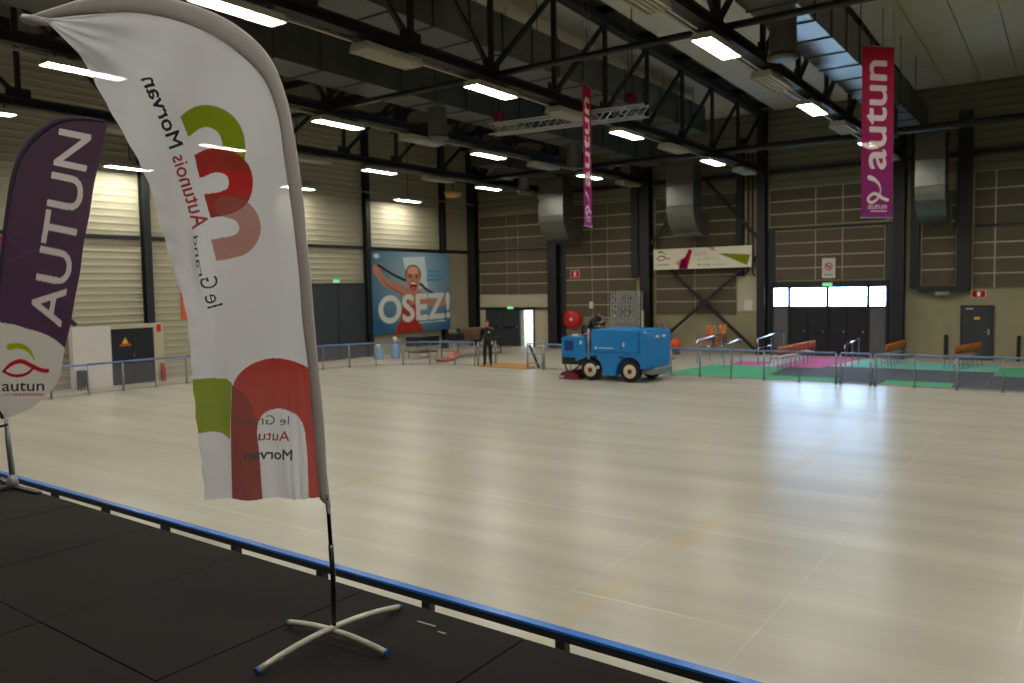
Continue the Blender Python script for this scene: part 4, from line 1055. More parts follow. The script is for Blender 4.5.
MB().tube([on_plane(uv_purple, fb2, 5, 415), on_plane(uv_purple, fb2, 8, 445), on_plane(uv_purple, fb2, 13, 487)], [0.016,0.024,0.026], 10).build('pole', 'grey_steel', f2, True)
MB().tube([on_plane(uv_purple, fb2, 1, 426, 0.02), on_plane(uv_purple, fb2, 9, 424, 0.03)], 0.012, 6).build('clamp', 'black', f2)
for dx, dy in ((0.45, 0.02), (-0.5, 0.1), (0.05, -0.5), (-0.25, -0.3)):
    MB().bar((fb2[0], fb2[1], ST+0.02), (fb2[0]+dx, fb2[1]+dy, ST+0.012), 0.045, 0.016).build('base_leg', 'charcoal', f2)
MB().lathe([(0.05,0.0),(0.05,0.05),(0.03,0.12)], (fb2[0], fb2[1], ST+0.004), 'z', 12).build('base_socket', 'grey_steel', f2, True)

# ------------------------------------------------------------------ hanging banners
def hang_banner(p):
    p.grad(p.y, (194, 46, 60), (146, 64, 138))
    p.fill((p.y > 0.975), (158, 70, 150))
    wht = (236, 222, 226)
    p.fill(p.text('autun', [(0.76,0.712),(0.76,0.085)], 0.627, (-1.12,0.0), 0.016), wht)
    p.fill(p.stroke([(0.26,0.765),(0.40,0.775),(0.55,0.80),(0.62,0.835)], [0.13,0.11,0.07,0.03], True, 4.5), wht)
    p.fill(p.stroke([(0.84,0.895),(0.68,0.885),(0.55,0.868),(0.42,0.858),(0.28,0.872),(0.22,0.896),(0.32,0.912),(0.46,0.90),(0.56,0.875),(0.62,0.84)], [0.09,0.09,0.09,0.08,0.08,0.08,0.08,0.07,0.06,0.04], True, 4.5), wht)
    p.fill(p.text('autun', [(0.22,0.948),(0.82,0.948)], 0.60, (0,-0.048), 0.01), wht)
    p.fill((np.abs(p.y-0.962) < 0.003) & (p.x > 0.3) & (p.x < 0.82), wht)
def hanging(cx, cy, az, z0, z1, w, label):
    ux, uy = math.sin(az), math.cos(az)
    o = Vector((cx-ux*w/2, cy-uy*w/2, z1))
    t = thing('hanging_banner', (cx, cy, z0), label, 'banner', 'red to purple hanging banners')
    flat_print('printed_cloth', tuple(o), (ux*w, uy*w, 0), (0,0,z0-z1), 70, 300, hang_banner, 'print_banner', t, 0.004)
    for z in (z0, z1): MB().tube([(cx-ux*(w/2+0.02), cy-uy*(w/2+0.02), z), (cx+ux*(w/2+0.02), cy+uy*(w/2+0.02), z)], 0.012, 8).build('rod', 'grey_steel', t)
    for s in (-1, 1): MB().tube([(cx+ux*w/2*s, cy+uy*w/2*s, z1), (cx+ux*w/2*s*0.7, cy+uy*w/2*s*0.7, roof(cy)+0.1)], 0.004, 5).build('cord', 'grey_steel', t)
hanging(-3.23, 17.0, math.radians(40), 4.36, 7.62, 0.72, 'broad red to purple banner with white autun lettering near the entrance')
hanging(-9.64, 17.0, math.radians(-14), 4.57, 7.88, 0.70, 'red to purple banner seen almost edge on above the ice machine')

# ------------------------------------------------------------------ carpets behind the barrier
def carpet(m, pts, label, z=0.0):
    tag(MB().prism(pts, 0.001+z, 0.010+z, 'xy').build('carpet', m), label, 'carpet')
carpet('green_carpet', [(-12.2,26.3),(-6.2,26.3),(-6.2,27.5),(-8.6,27.5),(-8.9,30.5),(-11.6,30.3)], 'bright green carpet along the barrier before the entrance')
carpet('navy_carpet', [(-8.57,27.52),(-4.9,27.52),(-4.9,31.40),(-7.6,31.40),(-7.68,30.52),(-8.87,30.52)], 'dark blue-grey carpet between the entrance and the gate')
carpet('navy_carpet', [(-6.18,26.3),(-4.9,26.3),(-4.9,27.5),(-6.18,27.5)], 'small dark carpet square at the swing gate')
carpet('pink_carpet', [(-9.3,30.56),(-7.7,30.56),(-7.1,35.3),(-9.3,35.3)], 'pink carpet under the first row of orange chairs')
carpet('pink_carpet', [(-11.1,30.75),(-9.9,30.6),(-9.9,32.4),(-11.2,32.2)], 'small pink carpet square beside the stainless handrails')
carpet('mint_carpet', [(-6.98,31.42),(-2.2,31.42),(-2.2,34.4),(-6.98,34.4)], 'mint green carpet under the second row of chairs')
carpet('green_carpet', [(-4.88,26.3),(-3.0,26.3),(-3.0,27.6),(-4.88,27.6)], 'small bright green carpet piece right of the gate')
carpet('green_carpet', [(-2.18,30.2),(6.0,30.2),(6.0,33.3),(-2.18,33.3)], 'long green carpet below the grey service door')
carpet('navy_carpet', [(-4.88,27.62),(-2.2,27.62),(-2.2,31.40),(-4.88,31.40)], 'dark carpet field between the green carpet pieces')
carpet('navy_carpet', [(-2.98,26.3),(6.0,26.3),(6.0,27.60),(-2.98,27.60)], 'long dark carpet strip along the barrier before the concrete bay')
carpet('navy_carpet', [(-2.18,27.62),(6.0,27.62),(6.0,30.18),(-2.18,30.18)], 'broad dark carpet before the long green carpet')

# ------------------------------------------------------------------ orange chairs
def make_chair(label, group):
    t = thing('stacking_chair', (0,0,0), label, 'chair', group)
    def shell(pts, w, name):
        b = MB(); n = len(pts); vs, fs = [], []
        for k, (x, z) in enumerate(pts):
            c = w/2*(1.0 if 0 < k < n-1 else 0.86)
            for y in (-c, c): vs += [(x, y, z), (x-0.012 if name == 'backrest' else x, y, z if name == 'backrest' else z-0.012)]
        for k in range(n-1):
            a = 4*k; d = 4*(k+1); fs += [(a,a+2,d+2,d),(a+1,d+1,d+3,a+3),(a,d,d+1,a+1),(a+2,a+3,d+3,d+2)]
        fs += [(0,1,3,2),(4*n-4,4*n-2,4*n-1,4*n-3)]
        return b.add(vs, fs).build(name, 'wood_orange', t, True)
    shell([(0.24,0.425),(0.20,0.445),(0.0,0.44),(-0.16,0.435)], 0.38, 'seat')
    shell([(-0.18,0.56),(-0.205,0.66),(-0.23,0.78),(-0.235,0.86)], 0.36, 'backrest')
    for s in (-1, 1):
        MB().tube([(0.19, 0.17*s, 0.43), (0.21, 0.20*s, 0.0)], 0.013, 6).build('leg', 'chrome', t)
        MB().tube([(-0.16, 0.17*s, 0.43), (-0.24, 0.20*s, 0.0)], 0.013, 6).build('leg', 'chrome', t)
        MB().tube([(0.19,0.17*s,0.43),(-0.15,0.17*s,0.42),(-0.19,0.17*s,0.56),(-0.245,0.17*s,0.84)], 0.012, 6).build('side_frame', 'chrome', t)
    return t
proto = None
def chair(loc, rz, label, group):
    global proto
    if proto is None:
        proto = make_chair(label, group); proto.location = loc; proto.rotation_euler = (0,0,rz)
    else: copy_tree(proto, loc, rz, None, label, group)
for k in range(8): chair((-8.85+0.02*k, 29.3+0.50*k, 0.012), math.radians(150), 'orange plywood chair, %s from the barrier in the row left of the entrance doors' % NTH[k], 'row of chairs on the pink carpet')
for k in range(6): chair((-5.75+0.02*k, 31.7+0.50*k, 0.012), math.radians(150), 'orange plywood chair, %s from the barrier in the row beside the entrance column' % NTH[k], 'row of chairs on the mint carpet')
for k in range(5): chair((-3.5+0.10*k, 31.8+0.49*k, 0.012), math.radians(146), 'orange plywood chair, %s from the barrier in the row before the grey door' % NTH[k], 'row of chairs by the grey door')
for x, y, n, lab in ((-13.55, 34.6, 6, 'orange chair in the left stack under the X brace'), (-12.98, 34.6, 7, 'orange chair in the taller stack under the X brace')):
    for k in range(n): chair((x, y+0.02*k, 0.001+0.085*k), math.radians(-90), lab + ', %s from the floor' % NTH[k], 'stacked orange chairs under the X brace')
# stainless handrails
def handrail(x, y0, y1, h, label):
    t = thing('handrail', (x, (y0+y1)/2, 0), label, 'handrail')
    MB().tube([(x,y0,h*0.75),(x,y0+0.15,h*0.9),(x,y1-0.1,h),(x,y1,h*0.9)], 0.03, 8).build('top_tube', 'chrome', t, True)
    MB().tube([(x,y0+0.15,h*0.55),(x,y1-0.1,h*0.6)], 0.018, 6).build('mid_tube', 'chrome', t, True)
    for y in np.linspace(y0+0.15, y1-0.1, 3): MB().tube([(x,float(y),0.011),(x,float(y),h*0.95)], 0.022, 6).build('post', 'grey_steel', t)
handrail(-10.15, 31.0, 34.6, 1.12, 'stainless handrail sloping up toward the black entrance doors')
handrail(-10.75, 28.9, 31.0, 1.0, 'lower stainless handrail at the edge of the pink carpet')
handrail(-12.35, 30.3, 33.2, 1.05, 'stainless handrail below the X brace')
handrail(-6.75, 30.2, 32.6, 0.98, 'stainless handrail right of the black entrance doors')

# ------------------------------------------------------------------ ice resurfacer
mz = 0.03
mc = thing('ice_resurfacer', (-12.7, 24.1, mz), 'blue ride-on ice resurfacing machine with cream wheels', 'ice resurfacer')
y0, y1 = 23.22, 25.02
def arch_profile():
    """lower hull with two wheel arches, xz outline"""
    pts = [(-14.02,0.95),(-14.02,0.78),(-13.85,0.70)]
    def arch(cx, r): return [(cx+r*math.cos(a), 0.36+r*math.sin(a)) for a in np.linspace(math.pi*0.93, math.pi*0.07, 10)]
    pts = [(-13.72,0.95),(-13.72,0.62)] + arch(-13.17, 0.47)[2:] + [(-12.64,0.22),(-12.24,0.20)] + arch(-11.72, 0.47) + [(-11.24,0.42),(-11.22,0.95)]
    return [(a, b+mz) for a, b in pts]
MB().prism(arch_profile(), y0, y1, 'xz').build('lower_hull', 'machine_blue', mc)
def rprism(pts, a, b, inset):
    """prism in xz with chamfered near and far sides"""
    cx = sum(p[0] for p in pts)/len(pts); cz = sum(p[1] for p in pts)/len(pts)
    def sh(k): return [(cx+(p[0]-cx)*k, cz+(p[1]-cz)*k) for p in pts]
    s = 1-inset; n = len(pts); m = MB(); rings = [(sh(s), a), (pts, a+0.05), (pts, b-0.05), (sh(s), b)]
    vs = [(x, y, z) for r, y in rings for x, z in r]; fs = [tuple(range(n-1,-1,-1)), tuple(range(3*n,4*n))]
    for k in range(3):
        for i in range(n): fs.append((k*n+i, k*n+(i+1) % n, (k+1)*n+(i+1) % n, (k+1)*n+i))
    return m.add(vs, fs)
zz = lambda l: [(a, b+mz) for a, b in l]
tank = rprism(zz([(-13.12,0.93),(-11.36,0.93),(-11.36,1.67),(-12.9,1.72),(-13.1,1.70)]), y0-0.02, y1+0.02, 0.03).build('water_tank', 'machine_blue', mc)
snow = rprism(zz([(-11.35,0.98),(-11.33,0.46),(-11.13,0.48),(-11.10,1.60),(-11.20,1.66),(-11.35,1.67)]), y0-0.03, y1+0.03, 0.03).build('snow_tank', 'machine_blue', mc)
MB().box(-11.70,-11.16,y0+0.08,y1-0.08,1.655+mz,1.69+mz).build('tank_lid', 'machine_blue', snow)
hood = rprism(zz([(-14.28,0.74),(-13.32,0.74),(-13.32,1.40),(-13.4,1.44),(-14.2,1.44),(-14.28,1.40)]), y0+0.02, y1-0.02, 0.03).build('engine_hood', 'machine_blue', mc)
MB().box(-14.14,-13.80,y0+0.0,y0+0.03,0.98+mz,1.32+mz).build('grille_frame', 'machine_dark', hood)
for k in range(6): MB().box(-14.12,-13.82,y0-0.012,y0+0.0,1.0+k*0.053+mz,1.03+k*0.053+mz).build('grille_slat', 'machine_dark', hood)
MB().bbox(-13.55,-13.47,y0-0.005,y0+0.03,1.2+mz,1.32+mz,0.01).build('side_lamp', 'white', hood)
MB().box(-14.3,-13.3,y0+0.1,y1-0.1,0.5+mz,0.76+mz).build('chassis', 'black', mc)
MB().box(-13.30,-13.13,y0+0.12,y1-0.12,0.6+mz,1.30+mz).build('footwell', 'black', mc)
MB().tube([(-13.22,y0+0.03,0.7+mz),(-13.22,y0+0.03,1.72+mz)], 0.05, 8).build('corner_post', 'grey_steel', mc, True)
# seams, badge, latches
MB().box(-13.05,-11.2,y0-0.028,y0-0.02,0.955+mz,0.972+mz).build('belt_line', 'machine_dark', tank)
MB().box(-12.05,-11.86,y0-0.032,y0-0.018,1.12+mz,1.16+mz).build('handle', 'machine_dark', tank)
MB().lathe([(0.045,0),(0.045,0.012)], (-12.92, y0-0.032, 1.10+mz), 'y', 12).build('round_badge', 'white', tank)
MB().box(-12.84,-12.28,y0-0.03,y0-0.02,1.08+mz,1.115+mz).build('badge_strip', mat('badge_grey', (170,200,225), 0.4), tank)
MB().box(-11.93,-11.88,y0-0.04,y0-0.018,1.15+mz,1.30+mz).build('latch', 'white', tank)
for x in (-12.98, -12.0): MB().bbox(x-0.08,x+0.08,y0-0.012,y0+0.01,0.78+mz,0.84+mz,0.008).build('hull_latch', 'black', mc)
MB().lathe([(0.06,0),(0.06,0.02)], (-12.86, y0-0.015, 0.46+mz), 'y', 10).build('filler_cap', 'white', mc)
for y in (24.0, 24.5): MB().box(-11.14,-11.09,y-0.12,y+0.12,1.42+mz,1.50+mz).build('marker_lamp', 'white', snow)
MB().bbox(-11.55,-10.98,y0+0.25,y1-0.1,0.26+mz,0.46+mz,0.03).build('bumper', 'grey_steel', mc)
# conditioner sled
MB().prism(zz([(-14.34,0.02),(-13.60,0.02),(-13.64,0.16),(-13.85,0.28),(-14.2,0.26),(-14.34,0.12)]), y0-0.05, y1+0.05, 'xz').build('conditioner_sled', 'maroon', mc)
for y in (y0+0.25, y1-0.25):
    MB().tube([(-14.2,y,0.25+mz),(-14.28,y,0.5+mz),(-13.9,y,0.62+mz)], 0.035, 6).build('lift_arm', 'black', mc)
    MB().tube([(-13.95,y,0.28+mz),(-13.6,y,0.52+mz)], 0.03, 6).build('drag_link', 'black', mc)
MB().box(-14.32,-14.14,y0-0.06,y0-0.045,0.06+mz,0.13+mz).build('sled_marking', 'white', mc)
# wheels
def wheel(cx, cy, s):
    w = MB().lathe([(0.20,-0.12),(0.31,-0.12),(0.355,-0.08),(0.36,0.0),(0.355,0.08),(0.31,0.12),(0.20,0.12)], (cx, cy, 0.36+mz), 'y', 24).build('tyre', 'rubber', mc, True)
    MB().lathe([(0.05,-0.125*1),(0.22,-0.125),(0.235,-0.105),(0.235,0.105),(0.22,0.125),(0.05,0.125)], (cx, cy, 0.36+mz), 'y', 20).build('rim', 'rim', w, True)
    MB().lathe([(0.03,-0.16),(0.075,-0.15),(0.085,-0.124),(0.085,0.124),(0.03,0.15)], (cx, cy, 0.36+mz), 'y', 12).build('hub', 'maroon', w, True)
for cx in (-13.17, -11.72):
    wheel(cx, y0+0.14, -1); wheel(cx, y1-0.14, 1)
# cab: seat, steering wheel
MB().bbox(-13.78,-13.40,23.85,24.35,1.44+mz,1.55+mz,0.03).build('seat', 'black', mc)
MB().bbox(-13.86,-13.78,23.85,24.35,1.47+mz,1.80+mz,0.03).build('seat_back', 'black', mc)
MB().bbox(-13.45,-13.30,23.3,23.6,1.44+mz,1.56+mz,0.03).build('control_box', 'red', mc)
sw_ = [(-13.12+0.08*math.cos(a), 24.1+0.18*math.sin(a), 1.86+mz+0.16*math.cos(a)) for a in np.linspace(0, 2*math.pi, 16, endpoint=False)]
MB().tube(sw_, 0.014, 6, True).build('steering_wheel', 'black', mc, True)
MB().tube([(-13.12,24.1,1.86+mz),(-13.02,24.1,1.62+mz)], 0.02, 6).build('steering_column', 'black', mc)
MB().bbox(-14.0,-13.85,23.5,23.7,1.44+mz,1.50+mz,0.02).build('hood_cap', 'white', mc)

# ------------------------------------------------------------------ people
def figure(name, loc, rz, joints, bones, label, skins, clothes, hair, head, extra=None):
    """joints: name -> (x,y,z,r); bones: pairs; one skinned surface"""
    names = list(joints); idx = {n: i for i, n in enumerate(names)}
    me = bpy.data.meshes.new(name)
    me.from_pydata([joints[n][:3] for n in names], [(idx[a], idx[b]) for a, b in bones], [])
    o = bpy.data.objects.new(name, me); C.objects.link(o)
    sk = o.modifiers.new('skin', 'SKIN'); sk.use_smooth_shade = True; sk.branch_smoothing = 0.6
    sv = me.skin_vertices[0].data if me.skin_vertices else None
    if sv is None:
        bm = bmesh.new(); bm.from_mesh(me); bm.verts.layers.skin.verify(); bm.to_mesh(me); bm.free(); sv = me.skin_vertices[0].data
    for n in names:
        r = joints[n][3]; sv[idx[n]].radius = r if isinstance(r, tuple) else (r, r)
        sv[idx[n]].use_root = (n == 'pelvis')
    sub = o.modifiers.new('sub', 'SUBSURF'); sub.levels = 2; sub.render_levels = 2
    dg = bpy.context.evaluated_depsgraph_get(); dg.update()
    m2 = bpy.data.meshes.new_from_object(o.evaluated_get(dg)); bpy.data.objects.remove(o)
    m2.name = name
    ob = bpy.data.objects.new(name, m2); C.objects.link(ob)
    m2.materials.clear()
    for k in (clothes, 'skin'): m2.materials.append(M[k])
    for pl in m2.polygons:
        pl.material_index = 1 if skins(pl.center) else 0; pl.use_smooth = True
    ob.location = loc; ob.rotation_euler = (0,0,rz)
    tag(ob, label, 'person')
    hx, hy, hz, tilt = head
    R = Matrix.Rotation(tilt, 3, 'Y')
    def place(b, nm, m):
        b.v = [tuple(R @ Vector(v) + Vector((hx,hy,hz))) for v in b.v]
        return b.build(nm, m, ob, True, world=False)
    # hair cap, ears, eyes, brows, mouth: head frame looks along +X
    cap = MB(); vs, fs = [], []; N, K = 9, 16
    for i in range(N):
        for k in range(K):
            th = i/(N-1)*1.75; ph = 2*math.pi*k/K
            front = max(0, math.cos(ph)); th2 = th*(1-0.45*front)
            vs.append((0.100*math.sin(th2)*math.cos(ph)-0.008, 0.082*math.sin(th2)*math.sin(ph), 0.118*math.cos(th2)+0.012))
    for i in range(N-1):
        for k in range(K): fs.append((i*K+k, i*K+(k+1) % K, (i+1)*K+(k+1) % K, (i+1)*K+k))
    place(cap.add(vs, fs), 'hair', hair)
    for s in (-1, 1):
        place(MB().lathe([(0.004,-0.012),(0.026,-0.008),(0.03,0.002),(0.02,0.01)], (0.0,0.078*s,-0.005), 'y', 10), 'ear', 'skin')
        place(MB().lathe([(0.002,0),(0.011,0.003),(0.009,0.008)], (0.083,0.031*s,0.005), 'x', 8), 'eye', 'white')
        place(MB().lathe([(0.002,0.008),(0.005,0.009),(0.004,0.011)], (0.083,0.031*s,0.005), 'x', 8), 'pupil', 'black')
    place(MB().box(0.084,0.094,-0.024,0.024,-0.062,-0.054), 'mouth', mat('lips', (160,84,80), 0.5))
    return ob

def body(j_over=None):
    J = dict(pelvis=(0,0,0.96,(0.15,0.12)), waist=(0.0,0,1.12,(0.185,0.135)), chest=(0.01,0,1.33,(0.205,0.145)), neckb=(0.0,0,1.49,(0.09,0.085)), neck=(0.01,0,1.555,0.058),
             head0=(0.02,0,1.62,(0.072,0.085)), head1=(0.022,0,1.70,(0.082,0.098)), head2=(0.015,0,1.775,(0.062,0.075)), nose=(0.105,0,1.675,0.014))
    for s, n in ((1,'l'), (-1,'r')):
        J.update({n+'sh':(0,0.19*s,1.45,0.082), n+'el':(-0.05,0.265*s,1.16,0.07), n+'wr':(0.06,0.245*s,0.97,0.045), n+'pa':(0.12,0.225*s,0.935,(0.036,0.02)),
                  n+'hip':(0,0.10*s,0.90,0.105), n+'kn':(0.015,0.115*s,0.50,0.08), n+'an':(-0.01,0.125*s,0.10,0.06), n+'he':(0.0,0.128*s,0.048,0.046), n+'to':(0.15,0.15*s,0.035,(0.045,0.032))})
        for k, (dy, L) in enumerate(((0.024,0.062),(0.008,0.072),(-0.008,0.068),(-0.024,0.055))):
            J[f'{n}f{k}a'] = (0.155, 0.22*s+dy, 0.912, 0.0095); J[f'{n}f{k}b'] = (0.155+L*0.5, 0.215*s+dy, 0.912-L*0.6, 0.0085)
        J[n+'ta'] = (0.135, 0.185*s, 0.94, 0.011); J[n+'tb'] = (0.17, 0.168*s, 0.92, 0.009)
    B = [('pelvis','waist'),('waist','chest'),('chest','neckb'),('neckb','neck'),('neck','head0'),('head0','head1'),('head1','head2'),('head1','nose')]
    for n in 'lr':
        B += [('chest',n+'sh'),(n+'sh',n+'el'),(n+'el',n+'wr'),(n+'wr',n+'pa'),('pelvis',n+'hip'),(n+'hip',n+'kn'),(n+'kn',n+'an'),(n+'an',n+'he'),(n+'he',n+'to'),(n+'pa',n+'ta'),(n+'ta',n+'tb')]
        for k in range(4): B += [(n+'pa',f'{n}f{k}a'),(f'{n}f{k}a',f'{n}f{k}b')]
    if j_over: J.update(j_over)
    return J, B
J, B = body()
man = figure('person', (-19.35, 25.85, 0.05), math.radians(-62), J, B, 'person in black jacket and trousers standing in the barrier opening',
             lambda c: c.z > 1.56 or (c.x > 0.085 and 0.83 < c.z < 0.97 and abs(c.y) < 0.29 and abs(c.y) > 0.15), 'cloth_black', 'hair_grey', (0.02,0,1.70,0.0))
MB().tube([(0.075*math.cos(a), 0.085*math.sin(a), 1.545+0.012*math.cos(a)) for a in np.linspace(0, 2*math.pi, 16, endpoint=False)], 0.02, 8, True).build('red_collar', 'red', man, True, world=False)
MB().bbox(0.135,0.148,0.06,0.13,1.33,1.37,0.004).build('chest_badge', 'white', man, world=False)
# driver: seated, bent forward over the controls, facing +X
jo = dict(pelvis=(0,0,0.10,(0.15,0.14)), waist=(0.05,0,0.26,(0.15,0.13)), chest=(0.20,0,0.45,(0.18,0.13)), neckb=(0.33,0,0.545,(0.09,0.085)), neck=(0.38,0,0.575,0.058),
          head0=(0.43,0,0.565,(0.075,0.085)), head1=(0.485,0,0.545,(0.085,0.095)), head2=(0.52,0,0.585,(0.062,0.075)), nose=(0.565,0,0.50,0.014))
for s, n in ((1,'l'), (-1,'r')):
    jo.update({n+'sh':(0.27,0.19*s,0.47,0.08), n+'el':(0.34,0.27*s,0.22,0.06), n+'wr':(0.50,0.20*s,0.32,0.04), n+'pa':(0.545,0.19*s,0.35,(0.034,0.022)),
               n+'hip':(0.05,0.11*s,0.085,0.10), n+'kn':(0.42,0.12*s,0.06,0.07), n+'an':(0.43,0.125*s,-0.34,0.05), n+'he':(0.42,0.128*s,-0.40,0.045), n+'to':(0.56,0.14*s,-0.415,(0.045,0.03))})
    for k, dz in enumerate((0.02,0.006,-0.008,-0.022)):
        jo[f'{n}f{k}a'] = (0.585,0.185*s,0.36+dz,0.0095); jo[f'{n}f{k}b'] = (0.60,0.155*s,0.365+dz,0.0085)
    jo[n+'ta'] = (0.555,0.16*s,0.38,0.011); jo[n+'tb'] = (0.575,0.14*s,0.395,0.009)
J2, B2 = body(jo)
drv = figure('person', (-13.66, 24.1, 1.60), 0.0, J2, B2, 'person in dark green jacket bending over the controls of the blue machine',
             lambda c: (c.x > 0.385 and c.z > 0.46 and abs(c.y) < 0.12) or (c.x > 0.52 and 0.28 < c.z < 0.42 and abs(c.y) > 0.1), 'cloth_green', 'hair_brown', (0.475,0,0.555,0.75))

# ------------------------------------------------------------------ things along the back and corner
hr = thing('hose_reel', (-21.2, YB-0.35, 1.45), 'red fire hose reel on the wall above the machine hood', 'hose reel')
MB().lathe([(0.10,-0.06),(0.46,-0.10),(0.48,-0.06),(0.30,-0.03),(0.30,0.10),(0.48,0.13),(0.48,0.17)], (-21.2, YB-0.38, 1.5), 'y', 24).build('drum', 'red', hr, True)
MB().lathe([(0.34,-0.02),(0.40,0.0),(0.40,0.08),(0.34,0.1)], (-21.2, YB-0.38, 1.5), 'y', 24).build('coiled_hose', 'rubber', hr, True)
MB().lathe([(0.03,-0.16),(0.09,-0.14),(0.1,-0.05)], (-21.2, YB-0.38, 1.5), 'y', 12).build('hub', 'white', hr, True)
MB().box(-21.27,-21.13,YB-0.22,YB-0.072,1.1,1.6).build('wall_bracket', 'black', hr)
MB().tube([(-21.62,YB-0.35,1.35),(-21.72,YB-0.33,0.9),(-21.55,YB-0.33,0.5)], 0.02, 6).build('hose_end', 'rubber', hr)
# stored aluminium ladder trusses leaning on the wall
for i, (x, h) in enumerate(((-18.42,2.86),(-18.02,2.94),(-17.60,2.92),(-17.20,2.90))):
    t = thing('ladder_truss', (x, 34.9, 0), 'upright aluminium ladder truss stored against the wall, %s from the black column' % NTH[3-i], 'ladder truss', 'stored ladder trusses')
    for dx in (-0.15, 0.15):
        for dy in (0, 0.28): MB().tube([(x+dx, 34.75+dy, 0.0), (x+dx, 34.95+dy, h)], 0.032, 8).build('main_tube', 'alu', t)
    for k in range(9):
        z = 0.12+k*(h-0.25)/8; yy = 34.75+0.2*z/h
        MB().tube([(x-0.15,yy,z),(x+0.15,yy,z)], 0.022, 6).build('rung', 'alu', t)
        if k < 8: MB().tube([(x-0.15,yy,z),(x+0.15,yy+0.02,z+(h-0.25)/8)], 0.02, 6).build('diagonal', 'alu', t)
        MB().tube([(x+0.15,yy,z),(x+0.15,yy+0.28,z)], 0.013, 6).build('spacer', 'alu', t)
tag(MB().bbox(-16.98,-16.86,34.9,35.0,0.0,2.0,0.01).build('plank', 'creampanel'), 'pale plank leaning upright beside the black column', 'plank')
for k, (x, h) in enumerate(((-16.1,1.35),(-15.75,1.3))):
    t = thing('trolley_frame', (x, 35.0, 0), 'thin tubular trolley frame standing before the concrete wall', 'trolley', 'tubular frames by the wall')
    MB().tube([(x-0.14,35.0,0),(x-0.14,35.05,h),(x+0.14,35.05,h),(x+0.14,35.0,0)], 0.016, 6).build('frame_tube', 'copper', t, True)
    for z in (0.4, 0.9): MB().tube([(x-0.14,35.02,z),(x+0.14,35.02,z)], 0.012, 6).build('cross_tube', 'copper', t)
cn = thing('traffic_cone', (-14.25, 32.0, 0), 'orange traffic cone behind the barrier below the X brace', 'cone')
MB().lathe([(0.19,0.03),(0.15,0.06),(0.06,0.62),(0.03,0.66)], (-14.25,32.0,0), 'z', 16).build('cone_body', 'orange', cn, True)
MB().bbox(-14.45,-14.05,31.8,32.2,0.0,0.035,0.02).build('base', 'rubber', cn); MB().lathe([(0.125,0.25),(0.09,0.42)], (-14.25,32.0,0), 'z', 16).build('reflective_band', 'white', cn, True)
bl = thing('exercise_ball', (-15.0, 34.4, 0), 'orange ball on a stand by the foot of the X brace', 'ball')
MB().lathe([(0.02,0.20),(0.14,0.24),(0.22,0.34),(0.25,0.47),(0.22,0.60),(0.14,0.70),(0.02,0.73)], (-15.0,34.4,0), 'z', 16).build('ball_skin', 'orange', bl, True)
MB().lathe([(0.22,0.0),(0.16,0.10),(0.20,0.27)], (-15.0,34.4,0), 'z', 16).build('stand_ring', 'charcoal', bl, True)
# corner: trestle table with crate and black gear
tb = thing('trestle_table', (-23.6, 30.4, 0), 'dark trestle table near the corner behind the man in black', 'table')
MB().bbox(-24.2,-23.0,28.5,32.1,0.74,0.79,0.01).build('table_top', 'charcoal', tb)
for x in (-24.1,-23.1):
    for y in (28.65,31.95): MB().tube([(x,y,0),(x,y,0.74)], 0.025, 8).build('leg', 'black', tb)
for y in (28.65,31.95): MB().bar((-24.1,y,0.3),(-23.1,y,0.3),0.03,0.03).build('cross_bar', 'black', tb)
cr = thing('wooden_crate', (-23.6, 30.7, 0.79), 'brown wooden crate on the dark trestle table', 'crate')
for k in range(3):
    MB().box(-24.0,-23.2,29.9,29.93,0.80+k*0.17,0.95+k*0.17).build('slat', 'crate', cr); MB().box(-24.0,-23.2,31.47,31.5,0.80+k*0.17,0.95+k*0.17).build('slat', 'crate', cr)
    MB().box(-23.2,-23.17,29.9,31.5,0.80+k*0.17,0.95+k*0.17).build('slat', 'crate', cr); MB().box(-24.03,-24.0,29.9,31.5,0.80+k*0.17,0.95+k*0.17).build('slat', 'crate', cr)
MB().box(-24.0,-23.2,29.93,31.47,0.795,0.82).build('crate_floor', 'crate', cr)
MB().box(-23.98,-23.22,29.95,31.45,1.20,1.28).build('folded_cloth', 'grey_panel', cr)
gp = thing('coffee_machine', (-23.6, 29.1, 0.79), 'black drinks machine with a pale lid on the trestle table', 'machine')
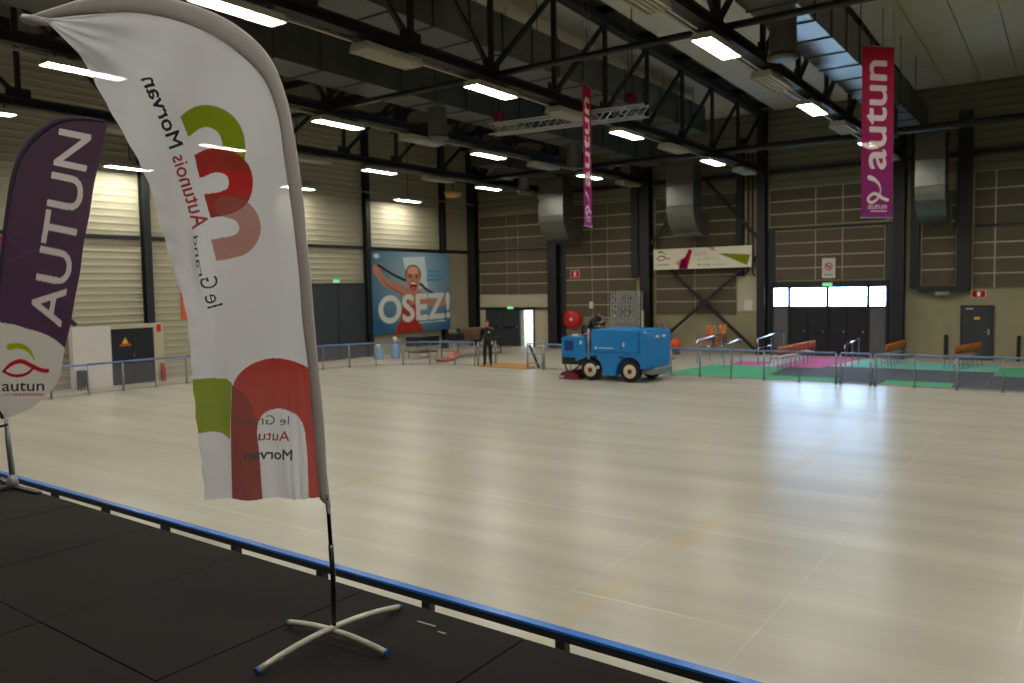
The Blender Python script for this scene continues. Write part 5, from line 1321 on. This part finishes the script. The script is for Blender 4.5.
MB().bbox(-23.85,-23.35,28.75,29.4,0.79,1.10,0.03).build('case', 'black', gp); MB().bbox(-23.8,-23.4,28.8,29.05,1.10,1.2,0.03).build('lid', 'grey_panel', gp); MB().lathe([(0.09,0),(0.1,0.2),(0.04,0.26)], (-23.6,29.27,1.10), 'z', 12).build('jug', 'black', gp, True)
bc = thing('equipment_case', (-24.9, 28.3, 0), 'black equipment trolley below the poster behind the barrier', 'case')
MB().bbox(-25.3,-24.5,27.5,29.0,0.55,1.0,0.03).build('case_body', 'black', bc); MB().box(-25.25,-24.55,27.6,28.9,0.25,0.30).build('shelf', 'black', bc)
for x in (-25.2,-24.6):
    for y in (27.6,28.9): MB().tube([(x,y,0.0),(x,y,0.55)], 0.025, 6).build('leg', 'grey_steel', bc)
rb = thing('sledge', (-22.6, 27.2, 0), 'red plastic sledge on the floor behind the barrier', 'sledge')
MB().prism([(26.6,0.12),(26.85,0.05),(27.7,0.05),(27.9,0.3),(27.82,0.34),(27.6,0.14),(26.9,0.14)], -22.9, -22.4, 'yz').build('shell', mat('faded_red', (190,84,70), 0.5), rb)
for x in (-22.85,-22.5): MB().box(x, x+0.05, 26.8, 27.7, 0.0, 0.05).build('runner', 'red', rb)
def aid(x, y, h, label):
    t = thing('skating_aid', (x, y, 0), label, 'skating aid')
    MB().lathe([(0.20,0.02),(0.22,0.10),(0.18,h*0.5),(0.12,h*0.72),(0.06,h*0.78)], (x,y,0), 'z', 16).build('body', 'seal_blue', t, True)
    MB().lathe([(0.05,h*0.74),(0.11,h*0.82),(0.11,h*0.92),(0.04,h)], (x,y,0), 'z', 14).build('head', 'white', t, True)
    for s in (-1,1):
        MB().tube([(x+0.1, y+0.1*s, h*0.8), (x+0.18, y+0.2*s, h*0.85)], 0.02, 6).build('handle', 'white', t)
        MB().box(x-0.2, x+0.25, y+0.12*s-0.03, y+0.12*s+0.03, 0.0, 0.03).build('runner', 'white', t)
aid(-26.15, 26.6, 0.70, 'shorter pale blue plastic skating aid behind the curved barrier')
aid(-25.75, 27.3, 1.02, 'taller pale blue plastic skating aid behind the curved barrier')
